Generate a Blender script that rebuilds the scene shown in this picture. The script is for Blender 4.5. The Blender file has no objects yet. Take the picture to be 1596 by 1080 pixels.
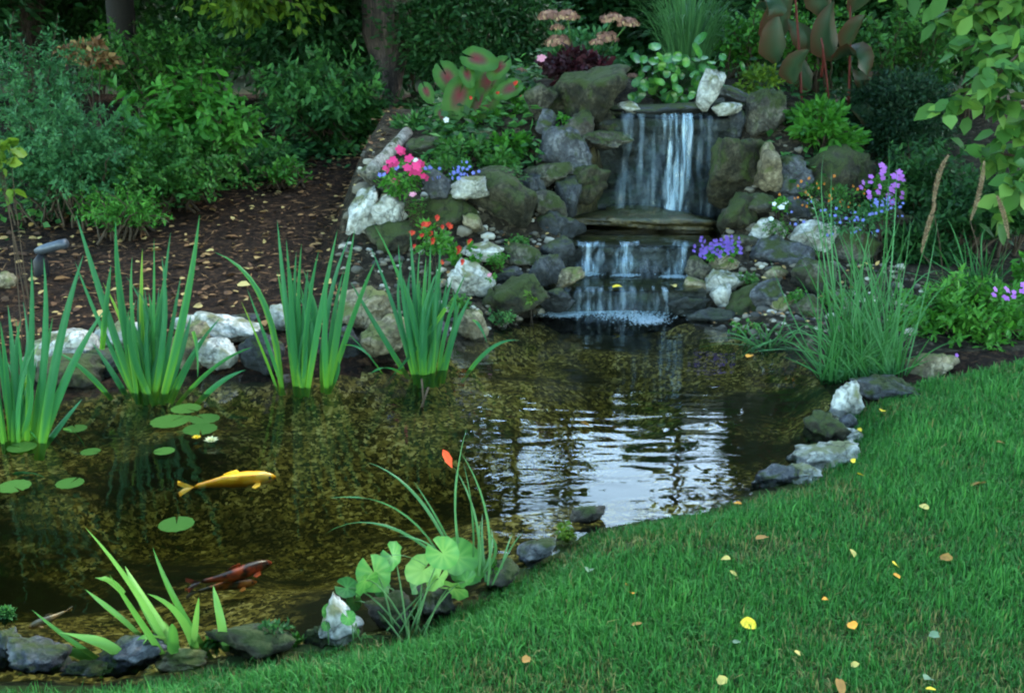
import bpy, math, random
import numpy as np
from mathutils import Vector, Matrix, noise as mnoise

# ------------------------------------------------------------ camera, sky, sun, exposure
SC = bpy.context.scene
COL = SC.collection
F_PX, PITCH, CAM_H = 1711.0, math.radians(17.0), 1.70
cam_data = bpy.data.cameras.new('camera')
cam_data.sensor_fit = 'HORIZONTAL'; cam_data.sensor_width = 36.0
cam_data.lens = 36.0 * F_PX / 1596.0
cam_data.clip_start = 0.05; cam_data.clip_end = 3000
cam = bpy.data.objects.new('camera', cam_data); COL.objects.link(cam)
cam.location = (0, 0, CAM_H); cam.rotation_euler = (math.pi/2 - PITCH, 0, 0)
SC.camera = cam

SUN_EL, SUN_AZ = math.radians(40), math.radians(42)      # azimuth clockwise from +Y (the view direction)
world = bpy.data.worlds.new('World'); SC.world = world; world.use_nodes = True
wn = world.node_tree.nodes; wl = world.node_tree.links
sky = wn.new('ShaderNodeTexSky'); sky.sky_type = 'NISHITA'; sky.sun_disc = False
sky.sun_elevation = SUN_EL; sky.sun_rotation = SUN_AZ
sky.air_density = 1.0; sky.dust_density = 0.6; sky.ozone_density = 0.0
bg = wn['Background']; bg.inputs['Strength'].default_value = 0.15
tint = wn.new('ShaderNodeMix'); tint.data_type = 'RGBA'; tint.blend_type = 'MULTIPLY'; tint.inputs['Factor'].default_value = 1.0
tint.inputs[7].default_value = (.96, 1.07, .97, 1)
wl.new(sky.outputs['Color'], tint.inputs[6]); wl.new(tint.outputs[2], bg.inputs['Color'])
sun_d = bpy.data.lights.new('sun', 'SUN'); sun_d.energy = 0.7; sun_d.angle = math.radians(20)
sun_d.color = (1.0, 0.95, 0.86)
sun = bpy.data.objects.new('sun', sun_d); COL.objects.link(sun)
sd = Vector((math.sin(SUN_AZ)*math.cos(SUN_EL), math.cos(SUN_AZ)*math.cos(SUN_EL), math.sin(SUN_EL)))
sun.rotation_euler = sd.to_track_quat('Z', 'Y').to_euler(); sun.location = sd*50
SC.view_settings.view_transform = 'Standard'; SC.view_settings.look = 'None'
SC.view_settings.gamma = 1.0; SC.view_settings.use_curve_mapping = False
SC.view_settings.exposure = 3.52
SC.render.engine = 'CYCLES'
SC.cycles.use_denoising = True
SC.cycles.filter_width = 2.1
SC.cycles.max_bounces = 8; SC.cycles.transparent_max_bounces = 24
SC.cycles.diffuse_bounces = 3; SC.cycles.glossy_bounces = 3; SC.cycles.transmission_bounces = 4
SC.cycles.caustics_reflective = False; SC.cycles.caustics_refractive = False
SC.cycles.sample_clamp_indirect = 4.0

# ------------------------------------------------------------ placing by the photograph's rays
_c, _s = math.cos(PITCH), math.sin(PITCH)
def ray(u, v):
    x = (u - 798.0)/F_PX; up = (540.0 - v)/F_PX
    return np.array([x, _c + up*_s, -_s + up*_c])
def at(u, v, Y):                      # the point of that ray at distance Y in front of the camera
    d = ray(u, v); t = Y/d[1]
    return np.array([0, 0, CAM_H]) + d*t
def on_z(u, v, z=0.0):                # the point of that ray at height z
    d = ray(u, v); t = (z - CAM_H)/d[2]
    return np.array([0, 0, CAM_H]) + d*t
def mpp(Y, v=540):                    # metres per photo pixel at distance Y
    return Y/ray(798, v)[1]/F_PX

# ------------------------------------------------------------ mesh building
class MB:
    def __init__(s): s.V = []; s.F = []; s.R = []; s.n = 0
    def add(s, V, faces, rnd=0.5):
        V = np.asarray(V, dtype=np.float64).reshape(-1, 3)
        if isinstance(faces, np.ndarray): faces = [faces]
        else:
            by = {}
            for f in faces: by.setdefault(len(f), []).append(f)
            faces = [np.array(x) for x in by.values()]
        for f in faces: s.F.append(f + s.n)
        r = np.full(len(V), rnd) if np.isscalar(rnd) else np.asarray(rnd, dtype=np.float64)
        s.V.append(V); s.R.append(r); s.n += len(V)
    def inst(s, T, TF, pos, d, n, L, W, rnd):
        """many copies of a leaf template T (k,3: x across, y along, z out)"""
        pos = np.asarray(pos, float); N = len(pos)
        if N == 0: return
        d = d/np.maximum(np.linalg.norm(d, axis=1, keepdims=True), 1e-9)
        n = n - d*np.sum(n*d, axis=1, keepdims=True)
        n = n/np.maximum(np.linalg.norm(n, axis=1, keepdims=True), 1e-9)
        sd_ = np.cross(d, n)
        L = np.broadcast_to(L, (N,)); W = np.broadcast_to(W, (N,))
        V = pos[:, None, :] + (T[None, :, 0, None]*sd_[:, None, :])*W[:, None, None] \
            + (T[None, :, 1, None]*d[:, None, :])*L[:, None, None] + (T[None, :, 2, None]*n[:, None, :])*W[:, None, None]
        k = len(T); off = (np.arange(N)*k)[:, None, None]
        fs = [(np.array(f)[None] + off).reshape(-1, np.array(f).shape[1]) for f in TF]
        r = np.broadcast_to(np.asarray(rnd, float).reshape(N, -1) if not np.isscalar(rnd) else np.full((N, 1), rnd), (N, k)) if (np.isscalar(rnd) or np.ndim(rnd) == 1) else rnd
        s.add(V.reshape(-1, 3), [], 0.5) if False else None
        base = s.n
        for f in fs: s.F.append(f + base)
        s.V.append(V.reshape(-1, 3)); s.R.append(np.array(r).reshape(-1)); s.n += N*k
    def mesh(s, name, mat, origin, smooth=True):
        V = np.concatenate(s.V) - np.asarray(origin); R = np.concatenate(s.R)
        me = bpy.data.meshes.new(name)
        me.vertices.add(len(V)); me.vertices.foreach_set('co', V.astype(np.float32).ravel())
        loops = np.concatenate([f.ravel() for f in s.F]).astype(np.int32)
        tot = np.concatenate([np.full(len(f), f.shape[1]) for f in s.F]).astype(np.int32)
        start = np.concatenate([[0], np.cumsum(tot)[:-1]]).astype(np.int32)
        me.loops.add(len(loops)); me.loops.foreach_set('vertex_index', loops)
        me.polygons.add(len(tot)); me.polygons.foreach_set('loop_start', start)
        me.polygons.foreach_set('loop_total', tot)
        me.polygons.foreach_set('use_smooth', np.full(len(tot), smooth))
        a = me.attributes.new('rnd', 'FLOAT', 'POINT'); a.data.foreach_set('value', R.astype(np.float32))
        if mat: me.materials.append(mat)
        me.update(calc_edges=True); me.validate()
        return me
    def build(s, name, mat, parent=None, origin=None, smooth=True):
        V = np.concatenate(s.V)
        if parent is not None: origin = np.array(wloc(parent))
        elif origin is None:
            origin = np.array([(V[:, 0].min()+V[:, 0].max())/2, (V[:, 1].min()+V[:, 1].max())/2, V[:, 2].min()])
        o = bpy.data.objects.new(name, s.mesh(name, mat, origin, smooth)); COL.objects.link(o)
        if parent is not None: o.parent = parent
        else: o.location = origin
        return o
def wloc(o):
    v = Vector(o.location)
    return v if o.parent is None else v + wloc(o.parent)
def tag(o, label=None, cat=None, group=None, kind=None):
    if label: o['label'] = label
    if cat: o['category'] = cat
    if group: o['group'] = group
    if kind: o['kind'] = kind
    return o
def empty(name, loc, label, cat, group=None):
    o = bpy.data.objects.new(name, None); COL.objects.link(o); o.location = loc
    o.empty_display_size = .1
    return tag(o, label, cat, group)
def child_copy(me, name, parent, world_pos, rot=(0, 0, 0), sc=1.0):
    o = bpy.data.objects.new(name, me); COL.objects.link(o); o.parent = parent
    o.location = Vector(world_pos) - wloc(parent); o.rotation_euler = rot
    o.scale = (sc, sc, sc) if np.isscalar(sc) else sc
    return o

# leaf templates
T_DIA = np.array([(0, 0, 0), (-.5, .45, .10), (0, 1, -.05), (.5, .45, .10)]); F_DIA = [[(0, 2, 1), (0, 3, 2)]]
T_OV = np.array([(0, 0, 0), (-.40, .22, .10), (-.46, .58, .10), (0, 1, -.12), (.46, .58, .10), (.40, .22, .10), (0, .3, .0), (0, .68, -.02)])
F_OV = [[(0, 6, 1), (7, 3, 2), (0, 5, 6), (7, 4, 3)], [(6, 7, 2, 1), (6, 5, 4, 7)]]
def disc_tmpl(n=14, notch=True, cup=.06, wav=.03, gap=36, heart=0.0, rings=(.34, .7, 1.0)):
    pts = [(0, 0, 0)]; R_ = [0.0]; m = n+1
    for q in rings:
        for k in range(n+1):
            a = math.radians(gap/2 + (360-gap)*k/n) if notch else 2*math.pi*k/n
            rad = .5*(1 + heart*(-math.cos(a))*max(-math.cos(a), -.3)*(.9+.5*max(0, -math.cos(a))**6)) * (1 + .03*math.sin(k*2.9+q))
            pts.append((math.sin(a)*rad*q, -math.cos(a)*rad*q, cup*q*q + wav*math.sin(k*2.3)*q**3)); R_.append(q)
    f3 = [(0, 1+k+1, 1+k) for k in range(n)]; f4 = []
    for g in range(len(rings)-1):
        o_ = 1+g*m; f4 += [(o_+k, o_+k+1, o_+m+k+1, o_+m+k) for k in range(n)]
    return np.array(pts), [f3, f4]
T_RND, F_RND = disc_tmpl()
def petal_tmpl(np_=5, w=.42):
    P = [(0, 0, 0)]; F = []
    for k in range(np_):
        a = 2*math.pi*k/np_; c, s_ = math.cos(a), math.sin(a)
        def q(r, t, z): return (c*r - s_*t, s_*r + c*t, z)
        i = len(P); P += [q(.28, -w*.5, .06), q(.5, -w*.35, .05), q(.54, 0, .03), q(.5, w*.35, .05), q(.28, w*.5, .06)]
        F += [(0, i, i+1, i+2), (0, i+2, i+3, i+4)]
    return np.array(P), [F]
T_FL, F_FL = petal_tmpl()

def strip(mb, p0, p1, p2, w, n=8, fold=.25, side=None, rnd=.5, tipshape=2.2, basew=.7):
    """a blade of grass or iris: quadratic curve, V section, tapering to the tip"""
    p0, p1, p2 = map(lambda a: np.asarray(a, float), (p0, p1, p2))
    t = np.linspace(0, 1, n)[:, None]
    c = (1-t)**2*p0 + 2*t*(1-t)*p1 + t*t*p2
    tg = 2*(1-t)*(p1-p0) + 2*t*(p2-p1); tg /= np.maximum(np.linalg.norm(tg, axis=1, keepdims=True), 1e-9)
    if side is None: side = np.array([1.0, .15, 0])
    sd_ = np.asarray(side, float)[None] - tg*np.sum(tg*np.asarray(side)[None], axis=1, keepdims=True)
    sd_ /= np.maximum(np.linalg.norm(sd_, axis=1, keepdims=True), 1e-9)
    nr = np.cross(tg, sd_)
    wd = (w*(basew + (1-basew)*np.minimum(t*4, 1))*(1 - t**tipshape) + w*.02)
    A = c - sd_*wd*.5 + nr*wd*fold; B = c; C = c + sd_*wd*.5 + nr*wd*fold
    V = np.stack([A, B, C], 1).reshape(-1, 3)
    f = []
    for i in range(n-1):
        a = i*3
        f += [(a, a+1, a+4, a+3), (a+1, a+2, a+5, a+4)]
    mb.add(V, np.array(f), np.repeat(np.clip(rnd + (t[:, 0]-.5)*0.0, 0, 1), 3) if np.isscalar(rnd) else (np.repeat(rnd, 3) if np.ndim(rnd) == 1 else np.asarray(rnd).ravel()))
def tube(mb, pts, radii, k=6, rnd=.5):
    pts = np.asarray(pts, float); n = len(pts)
    radii = np.broadcast_to(radii, (n,))
    tg = np.gradient(pts, axis=0); tg /= np.maximum(np.linalg.norm(tg, axis=1, keepdims=True), 1e-9)
    ref = np.array([0.0, 0, 1]) if abs(tg[:, 2]).mean() < .8 else np.array([1.0, 0, 0])
    a = np.cross(tg, ref); a /= np.maximum(np.linalg.norm(a, axis=1, keepdims=True), 1e-9); b = np.cross(tg, a)
    th = np.linspace(0, 2*math.pi, k, endpoint=False)
    V = pts[:, None] + radii[:, None, None]*(np.cos(th)[None, :, None]*a[:, None] + np.sin(th)[None, :, None]*b[:, None])
    V = V.reshape(-1, 3); f = []
    for i in range(n-1):
        for j in range(k):
            f.append((i*k+j, i*k+(j+1) % k, (i+1)*k+(j+1) % k, (i+1)*k+j))
    mb.add(V, [tuple(x) for x in f] + [tuple(range(k))[::-1], tuple((n-1)*k + j for j in range(k))], rnd)
def curve3(p0, p1, p2, n=6):
    t = np.linspace(0, 1, n)[:, None]
    return (1-t)**2*np.asarray(p0) + 2*t*(1-t)*np.asarray(p1) + t*t*np.asarray(p2)

# ------------------------------------------------------------ materials
def newmat(name):
    m = bpy.data.materials.new(name); m.use_nodes = True
    nt = m.node_tree; return m, nt, nt.nodes, nt.links, nt.nodes['Principled BSDF']
def ramp(nodes, cols):
    r = nodes.new('ShaderNodeValToRGB'); cr = r.color_ramp
    while len(cr.elements) < len(cols): cr.elements.new(.5)
    for e, (p, c) in zip(cr.elements, cols): e.position = p; e.color = (*c, 1)
    return r
def leafmat(name, cols, rough=.55, transl=.3, spec=.22):
    m, nt, N, L, P = newmat(name)
    a = N.new('ShaderNodeAttribute'); a.attribute_name = 'rnd'
    n = len(cols); r = ramp(N, [(i/(max(n-1, 1)), c) for i, c in enumerate(cols)])
    L.new(a.outputs['Fac'], r.inputs['Fac'])
    L.new(r.outputs['Color'], P.inputs['Base Color']); P.inputs['Roughness'].default_value = rough
    P.inputs['Specular IOR Level'].default_value = spec
    if transl > 0:
        t = N.new('ShaderNodeBsdfTranslucent'); mx = N.new('ShaderNodeMixShader'); mx.inputs[0].default_value = transl
        L.new(r.outputs['Color'], t.inputs['Color'])
        L.new(P.outputs[0], mx.inputs[1]); L.new(t.outputs[0], mx.inputs[2])
        L.new(mx.outputs[0], N['Material Output'].inputs['Surface'])
    return m
def rockmat(name, a, b, c, moss=.3, mosscol=(.028, .040, .009), rough=.85, sc=7, stretch=None):
    m, nt, N, L, P = newmat(name)
    tc = N.new('ShaderNodeTexCoord'); oi = N.new('ShaderNodeObjectInfo')
    add = N.new('ShaderNodeVectorMath'); add.operation = 'ADD'
    mul = N.new('ShaderNodeVectorMath'); mul.operation = 'SCALE'; mul.inputs['Scale'].default_value = 40
    cmb = N.new('ShaderNodeCombineXYZ'); osrc = tc.outputs['Object']
    if stretch:
        mp = N.new('ShaderNodeMapping'); mp.inputs['Scale'].default_value = stretch; L.new(osrc, mp.inputs['Vector']); osrc = mp.outputs[0]
    for i in range(3): L.new(oi.outputs['Random'], cmb.inputs[i])
    L.new(cmb.outputs[0], mul.inputs[0]); L.new(osrc, add.inputs[0]); L.new(mul.outputs[0], add.inputs[1])
    n1 = N.new('ShaderNodeTexNoise'); n1.inputs['Scale'].default_value = sc; n1.inputs['Detail'].default_value = 8; n1.inputs['Roughness'].default_value = .65
    n2 = N.new('ShaderNodeTexNoise'); n2.inputs['Scale'].default_value = sc*6; n2.inputs['Detail'].default_value = 6
    n3 = N.new('ShaderNodeTexNoise'); n3.inputs['Scale'].default_value = sc*1.4; n3.inputs['Detail'].default_value = 7; n3.inputs['Distortion'].default_value = .6
    for n in (n1, n2, n3): L.new(add.outputs[0], n.inputs['Vector'])
    mean = N.new('ShaderNodeMath'); mean.operation = 'MULTIPLY_ADD'; mean.inputs[1].default_value = .35
    L.new(n2.outputs[0], mean.inputs[0])
    sca = N.new('ShaderNodeMath'); sca.operation = 'MULTIPLY'; sca.inputs[1].default_value = .65; L.new(n1.outputs[0], sca.inputs[0])
    L.new(sca.outputs[0], mean.inputs[2])
    r = ramp(N, [(.37, a), (.5, b), (.61, c)]); L.new(mean.outputs[0], r.inputs['Fac'])
    geo = N.new('ShaderNodeNewGeometry'); sep = N.new('ShaderNodeSeparateXYZ'); L.new(geo.outputs['Normal'], sep.inputs[0])
    mz = N.new('ShaderNodeMath'); mz.operation = 'MULTIPLY_ADD'; mz.inputs[1].default_value = .22
    L.new(sep.outputs['Z'], mz.inputs[0]); L.new(n3.outputs[0], mz.inputs[2])
    rr = ramp(N, [(.72-.42*moss, (0, 0, 0)), (.86-.40*moss, (1, 1, 1))]); L.new(mz.outputs[0], rr.inputs['Fac'])
    mx = N.new('ShaderNodeMix'); mx.data_type = 'RGBA'
    L.new(rr.outputs['Color'], mx.inputs['Factor']); L.new(r.outputs['Color'], mx.inputs[6]); mx.inputs[7].default_value = (*mosscol, 1)
    vc = N.new('ShaderNodeTexVoronoi'); vc.feature = 'DISTANCE_TO_EDGE'; vc.inputs['Scale'].default_value = sc*.75
    wv = N.new('ShaderNodeVectorMath'); wv.operation = 'MULTIPLY_ADD'; wv.inputs[1].default_value = (.16,)*3
    L.new(n1.outputs['Color'], wv.inputs[0]); L.new(add.outputs[0], wv.inputs[2]); L.new(wv.outputs[0], vc.inputs['Vector'])
    cr = ramp(N, [(.0, (.25,)*3), (.035, (1, 1, 1))]); L.new(vc.outputs['Distance'], cr.inputs['Fac'])
    mc = N.new('ShaderNodeMix'); mc.data_type = 'RGBA'; mc.blend_type = 'MULTIPLY'; mc.inputs['Factor'].default_value = .8
    L.new(mx.outputs[2], mc.inputs[6]); L.new(cr.outputs['Color'], mc.inputs[7])
    P.inputs['Specular IOR Level'].default_value = .25 if rough > .5 else .5
    L.new(mc.outputs[2], P.inputs['Base Color']); P.inputs['Roughness'].default_value = rough
    bp = N.new('ShaderNodeBump'); bp.inputs['Strength'].default_value = 1; bp.inputs['Distance'].default_value = .035
    L.new(mean.outputs[0], bp.inputs['Height']); L.new(bp.outputs[0], P.inputs['Normal'])
    return m
def flatmat(name, col, rough=.5, var=.25, sc=40, metallic=0):
    m, nt, N, L, P = newmat(name)
    tc = N.new('ShaderNodeTexCoord'); n = N.new('ShaderNodeTexNoise'); n.inputs['Scale'].default_value = sc; n.inputs['Detail'].default_value = 5
    L.new(tc.outputs['Object'], n.inputs['Vector'])
    r = ramp(N, [(.3, tuple(x*(1-var) for x in col)), (.7, tuple(min(1, x*(1+var)) for x in col))]); L.new(n.outputs[0], r.inputs['Fac'])
    L.new(r.outputs['Color'], P.inputs['Base Color']); P.inputs['Roughness'].default_value = rough; P.inputs['Metallic'].default_value = metallic; P.inputs['Specular IOR Level'].default_value = .2
    return m
M = {}
M['rk_mossy'] = rockmat('mossy_rock', (0.0080, 0.0080, 0.0048), (0.0224, 0.0208, 0.0120), (0.0624, 0.0576, 0.0336), .55)
M['rk_dark'] = rockmat('dark_rock', (0.0112, 0.0128, 0.0136), (0.0240, 0.0272, 0.0288), (0.0560, 0.0600, 0.0624), .25)
M['rk_brown'] = rockmat('brown_rock', (0.0160, 0.0136, 0.0104), (0.0400, 0.0336, 0.0256), (0.0880, 0.0760, 0.0600), .35)
M['rk_blue'] = rockmat('blue_grey_rock', (0.0216, 0.0230, 0.0252), (0.0518, 0.0547, 0.0590), (0.1260, 0.1296, 0.1332), .28)
M['rk_grey'] = rockmat('grey_rock', (0.0151, 0.0144, 0.0108), (0.0446, 0.0418, 0.0317), (0.1224, 0.1152, 0.0864), .45)
M['rk_pale'] = rockmat('pale_rock', (.11, .11, .09), (.30, .305, .275), (.52, .52, .47), .27, (.12, .125, .06))
M['rk_tan'] = rockmat('tan_rock', (0.0480, 0.0400, 0.0256), (0.1360, 0.1120, 0.0680), (0.2880, 0.2480, 0.1600), .34, (.09, .10, .03))
M['rk_wet'] = rockmat('wet_rock', (.004, .006, .006), (.012, .015, .014), (.035, .04, .037), .3, (.012, .02, .006), rough=.55)
M['bark'] = rockmat('bark', (.014, .010, .009), (.048, .034, .028), (.12, .085, .07), .1, sc=12, stretch=(1, 1, .14))
M['stem'] = flatmat('green_stem', (.05, .12, .03), .5)
M['twig'] = flatmat('brown_twig', (.05, .035, .022), .8)
M['redstem'] = flatmat('red_stem', (.09, .018, .014), .5)
M['rk_stream'] = rockmat('stream_stone', (.012, .010, .004), (.04, .033, .011), (.10, .08, .03), .3, (.03, .035, .01), rough=.4)
M['lf_canopy'] = leafmat('canopy_leaf', [(.03, .08, .008), (.05, .13, .012), (.09, .2, .02)], transl=.5)
M['bark_dark'] = flatmat('dark_bark', (.012, .010, .008), .9)
G = lambda *c: c
M['lf_blue'] = leafmat('blue_green_leaf', [(.014, .06, .02), (.034, .125, .036), (.08, .22, .07)])
M['lf_bright'] = leafmat('bright_green_leaf', [(.014, .07, .006), (.035, .15, .012), (.085, .26, .03)])
M['lf_mid'] = leafmat('mid_green_leaf', [(.011, .05, .007), (.029, .11, .015), (.08, .21, .028)])
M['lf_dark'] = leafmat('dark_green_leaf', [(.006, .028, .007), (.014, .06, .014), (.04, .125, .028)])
M['lf_yellow'] = leafmat('yellow_green_leaf', [(.03, .08, .008), (.075, .15, .012), (.2, .29, .025)], transl=.4)
M['lf_cover'] = leafmat('ground_cover_leaf', [(.012, .046, .012), (.027, .10, .022), (.08, .23, .04)])
M['lf_big'] = leafmat('broad_tree_leaf', [(.02, .075, .012), (.05, .15, .022), (.13, .25, .04)])
M['lf_yew'] = leafmat('yew_needle', [(.003, .016, .006), (.007, .03, .010), (.017, .055, .018)], transl=.1)
M['iris'] = leafmat('iris_blade', [(.28, .20, .06), (.11, .29, .018), (.034, .17, .040), (.020, .125, .044), (.045, .18, .07)], rough=.5, transl=.3)
M['irisnear'] = leafmat('near_iris_blade', [(.03, .11, .02), (.085, .235, .035), (.16, .33, .06)], rough=.4, transl=.3)
M['reed'] = leafmat('reed_blade', [(.014, .07, .010), (.028, .13, .028), (.07, .21, .08)], transl=.2)
M['sedge'] = leafmat('sedge_blade', [(.025, .08, .02), (.05, .15, .045), (.09, .22, .08)], rough=.4, transl=.2)
M['pond_plant'] = leafmat('pond_plant_leaf', [(.03, .12, .022), (.085, .25, .045), (.22, .38, .08)], rough=.35, transl=.3)
M['hyacinth'] = leafmat('glossy_leaf', [(.018, .085, .014), (.04, .16, .03), (.12, .30, .035)], rough=.25, transl=.3, spec=.5)
M['pad'] = leafmat('lily_pad', [(.022, .065, .012), (.042, .105, .018), (.08, .155, .026)], rough=.3, transl=.1)
M['caladium'] = leafmat('caladium_leaf', [(.022, .085, .010), (.045, .125, .015), (.085, .05, .025), (.15, .015, .022)], rough=.45)
M['canna'] = leafmat('canna_leaf', [(.014, .04, .018), (.03, .06, .026), (.05, .038, .016), (.075, .022, .013)], rough=.4)
M['coleus'] = leafmat('dark_red_leaf', [(.012, .006, .007), (.03, .008, .012), (.08, .012, .02)])
def petal(name, c, c2=None):
    c = tuple(x*.72 for x in c)
    M[name] = leafmat(name, [tuple(x*.6 for x in c), c, tuple(min(1, x*1.1) for x in (c2 or c))], rough=.6, transl=.3, spec=.2)
petal('pink_petal', (.80, .05, .22)); petal('pale_pink_petal', (.85, .35, .45)); petal('red_petal', (.6, .03, .015), (.7, .10, .03))
petal('blue_petal', (.22, .25, .70)); petal('violet_petal', (.22, .12, .55)); petal('orange_petal', (.75, .25, .03))
petal('mauve_petal', (.55, .18, .70)); petal('white_petal', (.85, .88, .85)); petal('dusty_pink', (.40, .20, .15), (.50, .35, .18))
petal('cream_petal', (.8, .8, .45))
M['leaf_yellow'] = flatmat('yellow_fallen_leaf', (.72, .50, .03), .6, sc=25)
M['leaf_cream'] = flatmat('cream_fallen_leaf', (.50, .37, .10), .6, sc=25)
M['leaf_orange'] = flatmat('orange_fallen_leaf', (.70, .28, .03), .6, sc=25)
M['leaf_brown'] = flatmat('brown_fallen_leaf', (.26, .13, .03), .7, sc=25)
M['leaf_red'] = flatmat('red_fallen_leaf', (.75, .07, .015), .5, sc=25)
M['leaf_pale'] = flatmat('pale_fallen_leaf', (.12, .18, .10), .6, sc=25)
M['litter'] = leafmat('leaf_litter', [(.05, .025, .012), (.14, .065, .025), (.28, .16, .06), (.45, .34, .12)], rough=.7, transl=.1)
M['grass'] = leafmat('lawn_grass', [(.30, .25, .085), (.020, .095, .015), (.036, .175, .026), (.08, .27, .045)], transl=.3)
# ------------------------------------------------------------ the lie of the land
def S(x, a, b):
    t = np.clip((np.asarray(x, float)-a)/(b-a), 0, 1); return t*t*(3-2*t)
POND_PX = [(-700, 1075), (-300, 1062), (-60, 1045), (60, 1040), (130, 1047), (240, 1028), (330, 1005), (430, 985), (510, 975), (585, 962), (660, 940), (740, 902),
           (800, 868), (850, 838), (900, 806), (980, 790), (1080, 777), (1170, 760), (1230, 742), (1268, 715), (1288, 680), (1300, 645),
           (1296, 605), (1272, 572), (1230, 545), (1160, 520), (1110, 508), (1050, 492), (950, 487), (862, 490), (790, 508), (735, 532), (700, 552), (650, 566), (590, 572),
           (520, 582), (420, 590), (330, 590), (250, 594), (150, 606), (60, 622), (-60, 626), (-300, 630), (-650, 650), (-1100, 760), (-1200, 950)]
POND_PX = [(u, v+(12 if i < 17 else 0)) for i, (u, v) in enumerate(POND_PX)]
POND = np.array([on_z(u, v)[:2] for u, v in POND_PX])
def sdist(x, y, poly):
    P = np.stack([x, y], -1); best = np.full(x.shape, 1e9); inside = np.zeros(x.shape, bool)
    n = len(poly)
    for i in range(n):
        a, b = poly[i], poly[(i+1) % n]; ab = b-a
        t = np.clip(((P-a)@ab)/(ab@ab), 0, 1); d = np.linalg.norm(P-a-t[..., None]*ab, axis=-1)
        best = np.minimum(best, d)
        c = ((a[1] > y) != (b[1] > y)) & (x < (b[0]-a[0])*(y-a[1])/(b[1]-a[1]+1e-12)+a[0]); inside ^= c
    return np.where(inside, -best, best)
Y_LIP1, Y_FALL1, Y_LIP2, Y_LIP3 = 7.66, 7.72, 6.70, 6.25
Z_LIP1, Z_POOL1, Z_POOL2 = 1.017, 0.315, 0.135
def chan(y):        # left and right edge of the stream at distance y
    return np.interp(y, [6.2, 6.7, 7.3, 7.8], [.22, .38, .44, .72]), np.interp(y, [6.2, 6.7, 7.3, 7.8], [1.06, 1.20, 1.40, 1.50])
def base_h(x, y):
    h = .055 + .10*np.clip(y-5.5, 0, 6.5)*S(y, 5.3, 6.0)
    left = S(x, -1.28, -.98); right = 1 - S(x, 1.9, 2.7 + np.clip(y-7.6, 0, 1)*1.2)
    m = .24*S(y, 6.15, 6.65) + .22*S(y, 6.65, 7.0) + .34*S(y, 7.05, 7.85)*(.25+.75*S(x, -.75, .05))
    h = h + m*left*right*(1 - .75*S(y, 8.8, 10.6))
    return h

RK = []   # u, v, w, h, Y, kind, label, tilt degrees
def rk(u, v, w, h, Y, k, label, tilt=0, name='rock', group=None): RK.append((u, v, w, h, Y, k, label, tilt, name, group))
gA = 'rocks of the waterfall rockery'
rk(915, 152, 122, 74, 7.75, 'mossy', 'large rounded mossy boulder left of the waterfall lip', 4, 'boulder', gA)
rk(843, 160, 46, 48, 7.7, 'grey', 'small moss-topped grey rock left of the big boulder at the lip', 0, 'rock', gA)
rk(852, 192, 34, 36, 7.6, 'blue', 'pale blue-grey triangular stone below the moss-topped rock', 20, 'rock', gA)
rk(882, 240, 82, 68, 7.4, 'blue', 'angular blue-grey boulder halfway down the left of the tall fall', -12, 'boulder', gA)
rk(902, 206, 52, 50, 7.56, 'brown', 'dark brown triangular rock under the big lip boulder', 10, 'rock', gA)
rk(945, 221, 74, 26, 7.52, 'grey', 'flat grey slab jutting out beside the tall fall', -4, 'rock', gA)
rk(942, 196, 48, 44, 7.75, 'mossy', 'dark mossy rock wedged between lip boulder and tall fall', 0, 'rock', gA)
rk(915, 288, 62, 52, 7.3, 'mossy', 'dark mossy rock at the left foot of the tall fall', 0, 'rock', gA)
rk(855, 274, 72, 32, 7.2, 'grey', 'low grey-brown rock under the angular blue-grey boulder', 5, 'rock', gA)
rk(858, 322, 60, 34, 7.0, 'grey', 'long grey slab leaning down beside the upper pool', -36, 'rock', gA)
rk(870, 352, 62, 48, 6.95, 'dark', 'dark rock under the long leaning slab', 20, 'rock', gA)
rk(886, 312, 36, 62, 7.15, 'dark', 'dark upright rock at the left end of the upper pool', 0, 'rock', gA)
rk(824, 300, 46, 46, 7.1, 'dark', 'dark rock behind the tall mossy boulder', 0, 'rock', gA)
rk(788, 332, 98, 108, 6.82, 'mossy', 'tall mossy boulder in the middle of the left rock wall', 5, 'boulder', gA)
rk(690, 338, 126, 80, 6.85, 'mossy', 'wide dark mossy boulder under the white block', 3, 'boulder', gA)
rk(733, 293, 58, 30, 6.78, 'pale', 'flat white block lying on the left rock wall', 6, 'rock', gA)
rk(680, 289, 42, 36, 6.78, 'blue', 'blue-grey wedge stone beside the flat white block', -28, 'rock', gA)
rk(605, 332, 52, 48, 6.8, 'pale', 'round whitish rock near the corner of the rock wall', 0, 'rock', gA)
rk(566, 345, 44, 92, 6.85, 'pale', 'tall pale angular rock at the outer corner of the rock wall', -14, 'rock', gA)
rk(586, 282, 56, 38, 6.95, 'grey', 'yellow-mossed grey rock under the pink flowers', -4, 'rock', gA)
rk(622, 378, 92, 56, 6.72, 'mossy', 'low dark mossy boulder behind the red flowers', 0, 'boulder', gA)
rk(737, 350, 24, 32, 6.68, 'tan', 'little tan wedge stone between the two mossy boulders', 30, 'rock', gA)
rk(668, 231, 60, 28, 7.5, 'grey', 'pale green-grey slab behind the pink flowers', -3, 'rock', gA)
rk(745, 218, 44, 22, 7.65, 'tan', 'pinkish tan stone among foliage below the caladium', 0, 'rock', gA)
rk(772, 277, 66, 28, 7.05, 'brown', 'low brown mossy rock above the tall mossy boulder', 0, 'rock', gA)
rk(735, 440, 62, 46, 6.15, 'pale', 'pale fissured rock behind the rightmost far iris clump', -25, 'rock', gA)
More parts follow.
